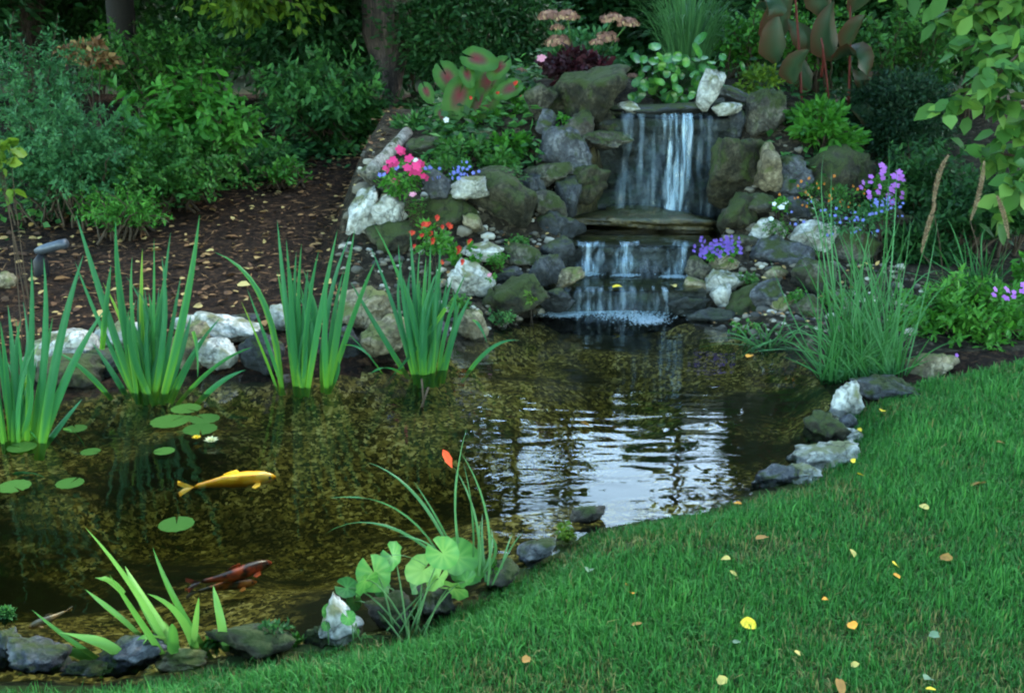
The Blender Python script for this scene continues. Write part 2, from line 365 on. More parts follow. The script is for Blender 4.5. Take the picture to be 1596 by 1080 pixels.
rk(752, 393, 58, 22, 6.4, 'pale', 'flat white stone beside the small red flowers', -4, 'rock', gA)
rk(735, 508, 42, 46, 5.75, 'tan', 'tan upright stone at the water beside the rightmost far iris', 8, 'rock', gA)
rk(870, 392, 46, 30, 6.55, 'dark', 'dark angular rock left of the middle cascade', 15, 'rock', gA)
rk(886, 433, 44, 24, 6.3, 'tan', 'tan stone at the left end of the lower cascade', 22, 'rock', gA)
rk(813, 402, 56, 36, 6.45, 'grey', 'olive grey rock on the gravel slope by the cascade', -20, 'rock', gA)
rk(848, 420, 56, 40, 6.35, 'dark', 'dark faceted rock in the middle of the gravel slope', 10, 'rock', gA)
rk(795, 432, 44, 26, 6.3, 'dark', 'small dark rock below the pink flower on the gravel slope', 0, 'rock', gA)
rk(808, 462, 84, 52, 6.1, 'mossy', 'low mossy rock at the water left of the lower cascade', 4, 'boulder', gA)
rk(866, 468, 50, 34, 6.2, 'dark', 'black rock at the left end of the lowest fall', 0, 'rock', gA)
rk(768, 470, 40, 36, 6.1, 'mossy', 'small mossy rock next to the iris leaves at the water', 0, 'rock', gA)
rk(1056, 173, 212, 20, 7.74, 'dark', 'broad flat dark slab forming the waterfall lip', 1, 'lip_slab', gA)
rk(982, 168, 32, 16, 7.68, 'pale', 'small white stone on the left end of the lip slab', 0, 'rock', gA)
rk(1107, 142, 32, 54, 7.68, 'pale', 'tall pale stone standing on the right of the lip slab', -16, 'rock', gA)
rk(1134, 171, 40, 17, 7.60, 'pale', 'small white stone lying at the foot of the standing stone', 6, 'rock', gA)
rk(1148, 149, 56, 17, 7.8, 'blue', 'thin grey slab behind the small white lying stone', -20, 'rock', gA)
rk(1190, 180, 58, 66, 7.72, 'grey', 'dark grey squarish boulder right of the lip slab', 0, 'boulder', gA)
rk(1150, 193, 38, 44, 7.7, 'dark', 'dark rock under the right end of the lip slab', 0, 'rock', gA)
rk(1150, 268, 92, 98, 7.35, 'mossy', 'big mossy boulder on the right of the tall fall', 8, 'boulder', gA)
rk(1196, 262, 40, 62, 7.25, 'tan', 'tan speckled rock at the right edge of the big mossy boulder', 12, 'rock', gA)
rk(1232, 278, 60, 56, 7.3, 'blue', 'dark blue-grey rock left of the round mossy boulder', -10, 'rock', gA)
rk(1302, 285, 128, 90, 7.45, 'mossy', 'big round mossy boulder behind the orange flowers', 0, 'boulder', gA)
rk(1152, 342, 52, 66, 7.0, 'mossy', 'blocky olive rock right of the upper pool', 0, 'rock', gA)
rk(1185, 318, 54, 26, 7.0, 'grey', 'low grey rock left of the white flowers', 0, 'rock', gA)
rk(1194, 364, 54, 38, 6.9, 'pale', 'round whitish rock below the white flowers', 10, 'rock', gA)
rk(1160, 384, 52, 30, 6.85, 'grey', 'grey rock between whitish rock and violet flowers', 0, 'rock', gA)
rk(1272, 376, 86, 54, 6.85, 'pale', 'large pale weathered rock behind the tall reeds', 8, 'boulder', gA)
rk(1330, 388, 76, 52, 6.8, 'grey', 'grey rock deep behind the middle of the reeds', 0, 'rock', gA)
rk(1222, 402, 84, 56, 6.7, 'blue', 'blue-grey boulder right of the violet flowers', 10, 'boulder', gA)
rk(1272, 440, 62, 62, 6.4, 'grey', 'grey upright rock at the left edge of the reeds', 14, 'rock', gA)
rk(1086, 447, 42, 24, 6.4, 'tan', 'mossy cream stone at the right end of the lowest fall', -5, 'rock', gA)
rk(1132, 442, 60, 42, 6.36, 'pale', 'bright white jagged rock right of the lowest fall', 28, 'rock', gA)
rk(1128, 470, 30, 46, 6.25, 'pale', 'cream wedge hanging below the bright white jagged rock', 14, 'rock', gA)
rk(1162, 480, 62, 54, 6.2, 'mossy', 'dark mossy boulder below the bright white jagged rock', 12, 'boulder', gA)
rk(1198, 466, 48, 42, 6.15, 'blue', 'smooth blue-grey wedge beside the dark mossy boulder', 36, 'rock', gA)
rk(1222, 480, 36, 28, 6.1, 'tan', 'small cream stone right of the blue-grey wedge', 0, 'rock', gA)
rk(1262, 488, 50, 46, 6.0, 'grey', 'grey rock above the water at the reed edge', 0, 'rock', gA)
rk(1092, 418, 40, 32, 6.5, 'grey', 'round grey rock under the violet flowers', 0, 'rock', gA)
rk(1128, 414, 46, 24, 6.55, 'tan', 'yellowish mossy stone under the violet flowers', 0, 'rock', gA)
rk(1070, 478, 60, 30, 6.22, 'wet', 'black wet rock right of the lowest fall', 0, 'rock', gA)
rk(1108, 496, 66, 24, 6.08, 'wet', 'low dark wet rock at the waterline right of the grey bubble patch', 0, 'rock', gA)
rk(1205, 432, 44, 26, 6.45, 'tan', 'cream stone right of the bright white jagged rock', 12, 'rock', gA)
rk(1240, 330, 56, 40, 7.1, 'dark', 'dark rock right of the white flowers', 0, 'rock', gA)
rk(1385, 352, 60, 50, 7.1, 'grey', 'grey rock under the mauve flowers', 0, 'rock', gA)
rk(1000, 347, 222, 30, 7.32, 'stream', 'low olive-brown ledge stone at the foot of the tall waterfall', 0, 'rock', gA)
gR = 'stones edging the right bank'
rk(1458, 582, 66, 40, 5.05, 'tan', 'mossy tan rock under the flowering shrub by the lawn', 0, 'rock', gR)
rk(1382, 616, 88, 32, 4.78, 'blue', 'long blue-grey stone at the foot of the reeds', -6, 'rock', gR)
rk(1324, 632, 34, 50, 4.6, 'pale', 'white leaning stone at the foot of the reeds', -30, 'rock', gR)
rk(1322, 666, 24, 30, 4.42, 'blue', 'small grey stone above the mossy green one', 0, 'rock', gR)
rk(1326, 688, 26, 22, 4.3, 'pale', 'small whitish stone beside the mossy green one', 0, 'rock', gR)
rk(1292, 683, 56, 50, 4.32, 'mossy', 'mossy green rock at the right water edge', 0, 'rock', gR)
rk(1290, 722, 92, 34, 4.06, 'pale', 'flat white slab stone pointing into the water', 10, 'rock', gR)
rk(1208, 752, 60, 30, 3.88, 'blue', 'low grey stone with white top at the lawn edge', 16, 'rock', gR)
rk(1248, 748, 50, 26, 3.9, 'pale', 'low white stone half hidden in lawn grass', 4, 'rock', gR)
gN = 'stones edging the near bank'
rk(915, 806, 46, 22, 3.50, 'brown', 'olive brown stone half under water at the lawn tip', 0, 'rock', gN)
rk(838, 866, 52, 26, 3.22, 'blue', 'narrow blue-grey stone slanting into the water', 30, 'rock', gN)
rk(782, 905, 44, 34, 3.06, 'brown', 'brown earthy stone beside the arching sedge', 0, 'rock', gN)
rk(680, 950, 46, 66, 2.9, 'grey', 'grey-brown stone with white streak by the round leaves', 12, 'rock', gN)
rk(614, 968, 56, 60, 2.85, 'brown', 'brown leaning stone below the round-leaved plant', 32, 'rock', gN)
rk(530, 984, 56, 84, 2.78, 'pale', 'white speckled pointed stone at the near water edge', 6, 'rock', gN)
rk(498, 1002, 40, 36, 2.76, 'brown', 'small dark stone left of the white speckled one', 0, 'rock', gN)
rk(390, 1014, 116, 66, 2.70, 'mossy', 'wide dark lichened stone right of the near iris', 0, 'boulder', gN)
rk(202, 1034, 92, 42, 2.66, 'blue', 'long blue-grey stone in front of the near iris', 16, 'rock', gN)
rk(132, 1052, 62, 24, 2.62, 'blue', 'low grey stone at the left of the long blue-grey one', 4, 'rock', gN)
rk(282, 1036, 66, 24, 2.65, 'tan', 'low tan stone at the base of the near iris', -4, 'rock', gN)
rk(52, 1036, 84, 46, 2.64, 'blue', 'blue-grey angular stone at the left end of the near bank', -30, 'rock', gN)
rk(10, 1020, 40, 50, 2.7, 'dark', 'dark stone at the picture edge of the near bank', 0, 'rock', gN)
gL = 'stones edging the far left bank'
rk(96, 556, 92, 44, 5.25, 'pale', 'large white flat stone behind the leftmost iris', -4, 'rock', gL)
rk(108, 598, 80, 40, 4.98, 'mossy', 'low mossy stone under the large white flat one', 0, 'rock', gL)
rk(168, 540, 66, 34, 5.4, 'pale', 'whitish flat stone left of the second iris clump', 4, 'rock', gL)
rk(158, 580, 50, 32, 5.12, 'dark', 'small dark stone in the gap by the second iris clump', 0, 'rock', gL)
rk(210, 528, 50, 30, 5.5, 'pale', 'pale stone behind the second iris clump', 0, 'rock', gL)
rk(292, 560, 56, 56, 5.2, 'tan', 'cream upright stone right of the second iris clump', 8, 'rock', gL)
rk(338, 566, 46, 40, 5.12, 'pale', 'round white stone at the water between two irises', 0, 'rock', gL)
rk(352, 528, 78, 40, 5.45, 'pale', 'long pale weathered stone between two irises', -4, 'rock', gL)
rk(372, 510, 48, 16, 5.62, 'blue', 'thin blue-grey slab on top of the long pale stone', 0, 'rock', gL)
rk(300, 518, 50, 26, 5.58, 'pale', 'pale stone behind the cream upright one', 0, 'rock', gL)
rk(404, 560, 56, 50, 5.15, 'dark', 'dark stone at the water left of the third iris clump', 0, 'rock', gL)
rk(440, 507, 36, 30, 5.6, 'pale', 'small pale stone behind the third iris clump', 0, 'rock', gL)
rk(568, 494, 68, 48, 5.62, 'tan', 'cream rounded stone between the third and fourth irises', 0, 'rock', gL)
rk(600, 538, 56, 46, 5.32, 'tan', 'tan mossy stone at the water behind the fourth iris', 0, 'rock', gL)
rk(530, 545, 54, 36, 5.32, 'dark', 'dark low stone behind the third iris clump', 0, 'rock', gL)
rk(660, 530, 60, 40, 5.5, 'dark', 'dark stone hidden behind the fourth iris leaves', 0, 'rock', gL)
rk(5, 438, 30, 24, 6.2, 'tan', 'pale stone on the mulch near the garden spotlight', 0, 'rock')

# ground that carries the rocks
RKP = np.array([at(r[0], r[1], r[4]) for r in RK]); RKH = np.array([r[3]*mpp(r[4], r[1]) for r in RK]); RKW = np.array([r[2]*mpp(r[4], r[1]) for r in RK])
def height(x, y):
    x = np.asarray(x, float); y = np.asarray(y, float)
    h = base_h(x, y); num = np.zeros_like(h); den = np.full_like(h, .35)
    tgt = RKP[:, 2] - .30*RKH
    hb = base_h(RKP[:, 0], RKP[:, 1])
    for i in range(len(RK)):
        if RK[i][8] == 'lip_slab': continue
        s2 = max(.10, RKW[i]*.5)**2
        w = np.exp(-((x-RKP[i, 0])**2 + (y-RKP[i, 1]-.05)**2)/(2*s2))
        num += w*(tgt[i]-hb[i]); den += w
    h = h + num/den
    sd_ = sdist(x, y, POND)
    bump = .02*np.sin(x*5.1+1.3*y)*np.sin(y*6.3-.7*x)
    pond = -.03 - .13*S(-sd_, 0, .22) - .24*S(-sd_, .35, 1.1) + bump*1.6*S(-sd_, .1, .4) + .05*np.sin(x*2.3+1)*np.sin(y*3.1)*S(-sd_, .3, .8)
    h = np.where(sd_ < 0, pond, -.03 + (h+.03)*S(sd_, -.01, np.where(y < 5.0, .34, .16)))
    # the stream steps
    xl, xr = chan(y)
    inch = S(x, xl-.10, xl) * (1-S(x, xr, xr+.10)) * S(y, 6.1, 6.2) * (1-S(y, 7.80, 7.86))
    step = np.where(y < Y_LIP3+.06, -.15, np.where(y < Y_LIP2+.06, Z_POOL2-.09, np.where(y < Y_FALL1+.10, Z_POOL1-.09, Z_LIP1-.10)))
    h = h*(1-inch) + step*inch
    up = S(y, 7.72, 7.84)*S(x, .55, .75)*(1-S(x, 1.5, 1.75))*(1-S(y, 8.3, 8.7))
    h = h*(1-up) + (Z_LIP1-.04)*up
    return h
X0, X1, Y0, Y1, RES = -7.0, 7.0, -1.0, 14.0, .05
gx = np.arange(X0, X1+1e-6, RES); gy = np.arange(Y0, Y1+1e-6, RES)
GX, GY = np.meshgrid(gx, gy); GH = height(GX, GY)
rg = np.random.default_rng(3)
GH = GH + rg.normal(0, .004, GH.shape)*(GY > 5)
def hz(x, y):
    fx = np.clip((np.asarray(x)-X0)/RES, 0, len(gx)-1.001); fy = np.clip((np.asarray(y)-Y0)/RES, 0, len(gy)-1.001)
    i = fx.astype(int); j = fy.astype(int); a = fx-i; b = fy-j
    return (GH[j, i]*(1-a)+GH[j, i+1]*a)*(1-b) + (GH[j+1, i]*(1-a)+GH[j+1, i+1]*a)*b
def lawn_edge(x): return np.interp(x, [-7, 1.3, 1.45, 1.75, 2.0, 2.4, 3.2, 7], [4.2, 4.2, 4.6, 4.75, 4.95, 5.05, 5.5, 6.5])
def mk_ground(name, mask, mat):
    nx, ny = len(gx), len(gy)
    idx = (np.arange(ny-1)[:, None]*nx + np.arange(nx-1)[None])
    q = np.stack([idx, idx+1, idx+1+nx, idx+nx], -1)[mask].reshape(-1, 4)
    used = np.unique(q); remap = np.full(nx*ny, -1); remap[used] = np.arange(len(used))
    V = np.stack([GX.ravel(), GY.ravel(), GH.ravel()], -1)[used]
    mb = MB(); mb.add(V, remap[q]); o = mb.build(name, mat, origin=(0, 0, 0)); o['kind'] = 'structure'; return o
cx = (GX[:-1, :-1]+RES/2); cy = (GY[:-1, :-1]+RES/2); csd = sdist(cx, cy, POND)
xl, xr = chan(cy)
m_pond = csd < 0.0
m_stream = (~m_pond) & (cx > xl-.08) & (cx < xr+.08) & (cy > 6.1) & (cy < 8.5)
m_lawn = (~m_pond) & (~m_stream) & (cy < lawn_edge(cx))
m_rockery = (~m_pond) & (~m_stream) & (~m_lawn) & (cx > -1.12) & (cy > 5.3)
m_mulch = ~(m_pond | m_stream | m_lawn | m_rockery)

def groundmat(name, cols, sc, bump=.02, rough=.9, vor=None, vw=.30):
    m, nt, N, L, P = newmat(name)
    tc = N.new('ShaderNodeTexCoord')
    n1 = N.new('ShaderNodeTexNoise'); n1.inputs['Scale'].default_value = sc; n1.inputs['Detail'].default_value = 9; n1.inputs['Roughness'].default_value = .7
    L.new(tc.outputs['Object'], n1.inputs['Vector'])
    src = n1.outputs[0]
    if vor:
        v = N.new('ShaderNodeTexVoronoi'); v.inputs['Scale'].default_value = vor; v.inputs['Randomness'].default_value = 1
        wob = N.new('ShaderNodeTexNoise'); wob.inputs['Scale'].default_value = vor*.6; L.new(tc.outputs['Object'], wob.inputs['Vector'])
        mixv = N.new('ShaderNodeVectorMath'); mixv.operation = 'MULTIPLY_ADD'; mixv.inputs[1].default_value = (.06,)*3
        L.new(wob.outputs['Color'], mixv.inputs[0]); L.new(tc.outputs['Object'], mixv.inputs[2]); L.new(mixv.outputs[0], v.inputs['Vector'])
        sp = N.new('ShaderNodeSeparateColor'); L.new(v.outputs['Color'], sp.inputs[0])
        ma = N.new('ShaderNodeMath'); ma.operation = 'MULTIPLY_ADD'; ma.inputs[1].default_value = vw
        L.new(sp.outputs[0], ma.inputs[0])
        m2 = N.new('ShaderNodeMath'); m2.operation = 'MULTIPLY_ADD'; m2.inputs[1].default_value = 1-vw; m2.inputs[2].default_value = 0; L.new(n1.outputs[0], m2.inputs[0])
        L.new(m2.outputs[0], ma.inputs[2]); src = ma.outputs[0]
    r = ramp(N, cols); L.new(src, r.inputs['Fac']); L.new(r.outputs['Color'], P.inputs['Base Color'])
    P.inputs['Roughness'].default_value = rough; P.inputs['Specular IOR Level'].default_value = .08
    b = N.new('ShaderNodeBump'); b.inputs['Strength'].default_value = 1; b.inputs['Distance'].default_value = bump
    L.new(src, b.inputs['Height']); L.new(b.outputs[0], P.inputs['Normal'])
    return m
mk_ground('lawn_soil', m_lawn, groundmat('lawn_soil', [(.3, (.02, .028, .01)), (.5, (.03, .05, .014)), (.7, (.06, .06, .025))], 6))
mk_ground('mulch_bed', m_mulch, groundmat('mulch', [(.28, (.005, .003, .002)), (.52, (.014, .008, .005)), (.66, (.045, .024, .012)), (.8, (.11, .06, .03))], 14, .03, vor=45))
mk_ground('rockery_soil', m_rockery, groundmat('rockery_soil', [(.25, (.006, .005, .004)), (.52, (.02, .016, .010)), (.66, (.055, .045, .028)), (.8, (.2, .165, .11))], 10, .03, vor=38))
def bedmat():
    m = groundmat('pond_bed', [(.25, (.01, .01, .003)), (.42, (.032, .027, .006)), (.55, (.085, .066, .014)), (.68, (.19, .15, .035)), (.82, (.42, .35, .14))], 4.0, .02, vor=62, vw=.5)
    N = m.node_tree.nodes; L = m.node_tree.links; P = N['Principled BSDF']
    tc = N.new('ShaderNodeTexCoord'); n = N.new('ShaderNodeTexNoise'); n.inputs['Scale'].default_value = 1.5; n.inputs['Detail'].default_value = 5; n.inputs['Roughness'].default_value = .6
    mp = N.new('ShaderNodeMapping'); mp.inputs['Scale'].default_value = (.7, 1.5, 1); L.new(tc.outputs['Object'], mp.inputs['Vector']); L.new(mp.outputs[0], n.inputs['Vector'])
    r = ramp(N, [(.46, (0, 0, 0)), (.58, (1, 1, 1))]); L.new(n.outputs[0], r.inputs['Fac'])
    mx = N.new('ShaderNodeMix'); mx.data_type = 'RGBA'; L.new(r.outputs['Color'], mx.inputs['Factor'])
    L.new(P.inputs['Base Color'].links[0].from_socket, mx.inputs[6]); mx.inputs[7].default_value = (.012, .013, .005, 1); L.new(mx.outputs[2], P.inputs['Base Color'])
    return m
mk_ground('pond_bed', m_pond, bedmat())
mk_ground('stream_bed', m_stream, M['rk_stream'])
# the land beyond, out to the horizon
mb = MB(); FAR = 400
hA, hB, hC, hD = .035, .035, .685, .685
mb.add([(X0+.3, Y0+.3, hA), (X1-.3, Y0+.3, hB), (X1-.3, 5.5, .035), (X1-.3, Y1-.3, hC), (X0+.3, Y1-.3, hD), (X0+.3, 5.5, .035),
        (-FAR, -FAR, hA), (FAR, -FAR, hB), (FAR, 5.5, .035), (FAR, FAR, hC), (-FAR, FAR, hD), (-FAR, 5.5, .035)],
       [(6, 7, 1, 0), (7, 8, 2, 1), (8, 9, 3, 2), (9, 10, 4, 3), (10, 11, 5, 4), (11, 6, 0, 5)])
o = mb.build('ground', groundmat('far_ground', [(.3, (.02, .03, .012)), (.7, (.06, .05, .025))], 2), origin=(0, 0, -.02)); o['kind'] = 'structure'

# ------------------------------------------------------------ water
def watermat(name, sc_wave, strength, tint=None, vol=None, rings=()):
    m, nt, N, L, P = newmat(name); N.remove(P)
    out = N['Material Output']
    tc = N.new('ShaderNodeTexCoord')
    mp = N.new('ShaderNodeMapping'); mp.inputs['Scale'].default_value = (.36, 1.15, 1.0); L.new(tc.outputs['Object'], mp.inputs['Vector'])
    n1 = N.new('ShaderNodeTexNoise'); n1.inputs['Scale'].default_value = sc_wave; n1.inputs['Detail'].default_value = 1.2; n1.inputs['Distortion'].default_value = .5
    L.new(mp.outputs[0], n1.inputs['Vector'])
    hgt = n1.outputs[0]
    for (rx, ry, amp) in rings:
        d = N.new('ShaderNodeVectorMath'); d.operation = 'DISTANCE'; d.inputs[1].default_value = (rx, ry, 0); L.new(tc.outputs['Object'], d.inputs[0])
        k = N.new('ShaderNodeMath'); k.operation = 'MULTIPLY'; k.inputs[1].default_value = 95; L.new(d.outputs['Value'], k.inputs[0])
        sn = N.new('ShaderNodeMath'); sn.operation = 'SINE'; L.new(k.outputs[0], sn.inputs[0])
        fo = N.new('ShaderNodeMapRange'); fo.inputs['From Min'].default_value = .0; fo.inputs['From Max'].default_value = .24
        fo.inputs['To Min'].default_value = amp; fo.inputs['To Max'].default_value = 0; L.new(d.outputs['Value'], fo.inputs['Value'])
        mm = N.new('ShaderNodeMath'); mm.operation = 'MULTIPLY_ADD'; L.new(sn.outputs[0], mm.inputs[0]); L.new(fo.outputs['Result'], mm.inputs[1]); L.new(hgt, mm.inputs[2])
        hgt = mm.outputs[0]
    b = N.new('ShaderNodeBump'); b.inputs['Strength'].default_value = 1; b.inputs['Distance'].default_value = strength; L.new(hgt, b.inputs['Height'])
    fr = N.new('ShaderNodeFresnel'); fr.inputs['IOR'].default_value = 1.333; L.new(b.outputs[0], fr.inputs['Normal'])
    gl = N.new('ShaderNodeBsdfGlossy'); gl.inputs['Roughness'].default_value = .0; L.new(b.outputs[0], gl.inputs['Normal'])
    tr = N.new('ShaderNodeBsdfTransparent'); tr.inputs['Color'].default_value = (*(tint or (1, 1, 1)), 1)
    mx = N.new('ShaderNodeMixShader'); L.new(fr.outputs[0], mx.inputs[0]); L.new(tr.outputs[0], mx.inputs[1]); L.new(gl.outputs[0], mx.inputs[2])
    L.new(mx.outputs[0], out.inputs['Surface'])
    if vol:
        va = N.new('ShaderNodeVolumeAbsorption'); va.inputs['Color'].default_value = (*vol[0], 1); va.inputs['Density'].default_value = vol[1]
        L.new(va.outputs[0], out.inputs['Volume'])
    return m
nP = len(POND); prev = np.roll(POND, 1, 0); nxt = np.roll(POND, -1, 0); tg = nxt-prev; tg /= np.linalg.norm(tg, axis=1, keepdims=True)
area = .5*np.sum(POND[:, 0]*nxt[:, 1]-nxt[:, 0]*POND[:, 1]); sgn = 1 if area > 0 else -1
OUT = POND + sgn*.06*np.stack([tg[:, 1], -tg[:, 0]], -1)
mb = MB()
top = np.column_stack([OUT, np.zeros(nP)]); bot = np.column_stack([OUT, np.full(nP, -.9)])
order = list(range(nP)) if sgn > 0 else list(range(nP))[::-1]
mb.add(np.concatenate([top, bot]), [tuple(order), tuple(i+nP for i in order[::-1])] + [((i+1) % nP, i, i+nP, (i+1) % nP+nP) if sgn > 0 else (i, (i+1) % nP, (i+1) % nP+nP, i+nP) for i in range(nP)])
r1 = on_z(465, 912); r2 = on_z(462, 876)
o = mb.build('pond_water', watermat('pond_water', 9.0, .0029, vol=((.50, .52, .15), 1.5), rings=[(r1[0], r1[1], .22), (r2[0], r2[1], .12)]), origin=(0, 0, 0), smooth=False)
o['kind'] = 'structure'
for px, z in (([(865, 378), (1130, 378), (1150, 334), (875, 334)], Z_POOL1), ([(838, 453), (1085, 453), (1115, 424), (865, 424)], Z_POOL2)):
    mb = MB(); P_ = [on_z(u, v, z) for u, v in px]; mb.add(P_, [(0, 1, 2, 3)])
    o = mb.build('pool_water', watermat('pool_water', 12, .012, tint=(.7, .72, .45)), origin=(0, 0, 0)); o['kind'] = 'structure'
mb = MB(); mb.add([(.70, 7.70, Z_LIP1+.015), (1.50, 7.70, Z_LIP1+.015), (1.6, 8.5, Z_LIP1+.015), (.62, 8.5, Z_LIP1+.015)], [(0, 1, 2, 3)])
o = mb.build('pool_water', watermat('top_pool_water', 12, .01, tint=(.7, .72, .45)), origin=(0, 0, 0)); o['kind'] = 'structure'

# ------------------------------------------------------------ rocks
def ico(sub):
    import bmesh
    bm = bmesh.new(); bmesh.ops.create_icosphere(bm, subdivisions=sub, radius=1)
    V = np.array([v.co[:] for v in bm.verts]); F = np.array([[v.index for v in f.verts] for f in bm.faces]); bm.free(); return V, F
ICO4 = ico(4); ICO3 = ico(3); ICO2 = ico(2); ICO1 = ico(1)
def rock_shape(seed, IC=ICO4, rough=1.0, planes=12):
    r = np.random.default_rng(seed); D, F = IC
    n = r.normal(size=(planes, 3)); n /= np.linalg.norm(n, axis=1, keepdims=True)
    hh = r.uniform(.50, .95, planes)
    q = hh[None]/np.maximum(D@n.T, .06)
    rad = np.minimum(-np.log(np.exp(-55*np.minimum(q, 3)).sum(1))/55, 1.15)
    off = r.uniform(-50, 50, 3)
    nz = np.array([mnoise.fractal(Vector(d*2.2+off), 1.0, 2.0, 5) for d in D])
    nz2 = np.array([mnoise.fractal(Vector(d*6.5+off), 1.0, 2.0, 4) for d in D])
    rad = rad*(1 + .15*rough*nz + .06*rough*nz2)
    V = D*rad[:, None]; 
    lo, hi = V.min(0), V.max(0); V = (V-(lo+hi)/2)/((hi-lo)/2)
    return V, F
for i, (u, v, w, h, Y, k, label, tilt, name, grp) in enumerate(RK):
    sz = mpp(Y, v); kk = {gN: 1.2, gR: 1.25, gL: 1.3}.get(grp, 1.12); hw, hh = w*sz/2*kk, h*sz/2*kk*1.05; hd = .5*(hw+hh) if name != 'lip_slab' else .22
    V, F = rock_shape(1000+i, ICO4 if w > 40 or Y < 5.5 else ICO3, planes=11 if grp not in (gN, gR) else 9, rough=1.2 if grp not in (gN, gR) else 1.7)
    V = V*np.array([hw*1.06, hd, hh*1.06]); 
    a = math.radians(-tilt); ca, sa = math.cos(a), math.sin(a)
    if tilt:
        x, z = V[:, 0].copy(), V[:, 2].copy(); V[:, 0] = ca*x + sa*z; V[:, 2] = -sa*x + ca*z
    yaw = np.random.default_rng(i).uniform(-.25, .25) if name != 'lip_slab' else 0
    x, y = V[:, 0].copy(), V[:, 1].copy(); V[:, 0] = math.cos(yaw)*x - math.sin(yaw)*y; V[:, 1] = math.sin(yaw)*x + math.cos(yaw)*y
    mb = MB(); mb.add(V + RKP[i] + np.array([0, hd*.3, .012 if grp in (gN, gR) else .035 if grp == gL else 0]), F)
    tag(mb.build(name, M['rk_'+k]), label, 'rock', grp)

# wet rock faces under the falls
def face(name, x0, x1, Y, z0, z1, label, seed, dep=.04):
    nx, nz = 40, max(10, int((z1-z0)/.02)); r = np.random.default_rng(seed)
    X = np.linspace(x0, x1, nx); Z = np.linspace(z0, z1, nz); V = []
    for z in Z:
        for x in X:
            n = mnoise.fractal(Vector((x*4+seed, z*9, seed)), 1.0, 2.0, 5); led = mnoise.noise(Vector((x*2.2, math.floor(z*9+.7*math.sin(x*5))*3.7, seed)))
            V.append((x, Y - dep*(.5+n) - dep*1.1*led, z))
    B = [(x0, Y+.3, z0), (x1, Y+.3, z0), (x1, Y+.3, z1), (x0, Y+.3, z1)]
    f = [(j*nx+i, j*nx+i+1, (j+1)*nx+i+1, (j+1)*nx+i) for j in range(nz-1) for i in range(nx-1)]
    b = nx*nz; f += [tuple([b+3, b+2] + [(nz-1)*nx+i for i in range(nx-1, -1, -1)]), (b, b+3, (nz-1)*nx, 0)[:0] or (b+1, b, b+3, b+2)]
    mb = MB(); mb.add(V+B, f); return tag(mb.build(name, M['rk_wet']), label, 'rock')
face('wet_rock', .60, 1.54, 7.74, .2, Z_LIP1-.03, 'dark wet rock face behind the tall waterfall', 5, .06)
face('wet_rock', .30, 1.28, Y_LIP2+.03, .05, Z_POOL1-.012, 'dark wet rock ledge behind the middle cascade', 9, .035)
face('wet_rock', .14, 1.14, Y_LIP3+.03, -.2, Z_POOL2-.012, 'dark wet rock ledge behind the lowest cascade', 13, .03)

def fallmat():
    m, nt, N, L, P = newmat('falling_water')
    a = N.new('ShaderNodeAttribute'); a.attribute_name = 'rnd'
    tc = N.new('ShaderNodeTexCoord'); mp = N.new('ShaderNodeMapping'); mp.inputs['Scale'].default_value = (30, 6, 2.6); L.new(tc.outputs['Object'], mp.inputs['Vector'])
    n = N.new('ShaderNodeTexNoise'); n.inputs['Scale'].default_value = 1; n.inputs['Detail'].default_value = 6; n.inputs['Roughness'].default_value = .6; L.new(mp.outputs[0], n.inputs['Vector'])
    r = ramp(N, [(.42, (.02,)*3), (.66, (1, 1, 1))]); L.new(n.outputs[0], r.inputs['Fac'])
    mu = N.new('ShaderNodeMath'); mu.operation = 'MULTIPLY'; L.new(a.outputs['Fac'], mu.inputs[0]); L.new(r.outputs['Color'], mu.inputs[1])
    P.inputs['Base Color'].default_value = (.36, .47, .56, 1); P.inputs['Roughness'].default_value = .15
    tr = N.new('ShaderNodeBsdfTransparent'); tr.inputs['Color'].default_value = (.93, .97, .98, 1)
    mx = N.new('ShaderNodeMixShader'); L.new(mu.outputs[0], mx.inputs[0]); L.new(tr.outputs[0], mx.inputs[1]); L.new(P.outputs[0], mx.inputs[2])
    L.new(mx.outputs[0], N['Material Output'].inputs['Surface']); return m
M['fall'] = fallmat()
def waterfall(streams, Y, zt, zb, throw, label, name='waterfall', seed=0):
    """streams: (u of the top, u of the foot, width px, brightness)"""
    r = np.random.default_rng(seed); mb = MB(); n = 18; k = 7
    t = np.linspace(0, 1, n)
    for (u0, u1, w, br) in streams:
        dp = lambda yy_, z_: (yy_*_c - (z_-CAM_H)*_s)/F_PX; s_ = dp(Y, zt); x0 = (u0-798)*s_; x1 = (u1-798)*dp(Y-.06-throw, zb)
        hw = w*s_/2; yy = Y + .05 - .06*np.minimum(t*6, 1) - throw*np.sqrt(t); zz = zt + .012 - (zt-zb+.012)*np.clip((t-.08)/.92, 0, 1)**1.15
        xx = x0 + (x1-x0)*t + r.normal(0, .004, n).cumsum()*.5
        ww = hw*(.75+.35*np.sin(t*r.uniform(5, 11)+r.uniform(0, 6)))*(1+.25*t)
        ph = np.linspace(-1, 1, k)
        V = np.stack([xx[:, None]+ww[:, None]*ph[None], (yy[:, None] - (1-ph[None]**2)*ww[:, None]*.55 + r.normal(0, .002, (n, k))), np.repeat(zz[:, None], k, 1)], -1).reshape(-1, 3)
        V = np.concatenate([V, V + np.array([0, .006, 0])])
        f = []
        for i in range(n-1):
            for j in range(k-1):
                a = i*k+j; f.append((a, a+1, a+k+1, a+k))
        rn = (br*(1-np.abs(ph)[None]**3)*np.ones((n, 1))).reshape(-1)
        mb.add(V, f, np.concatenate([rn, rn]))
    return tag(mb.build(name, M['fall']), label, 'waterfall')
r = np.random.default_rng(8)
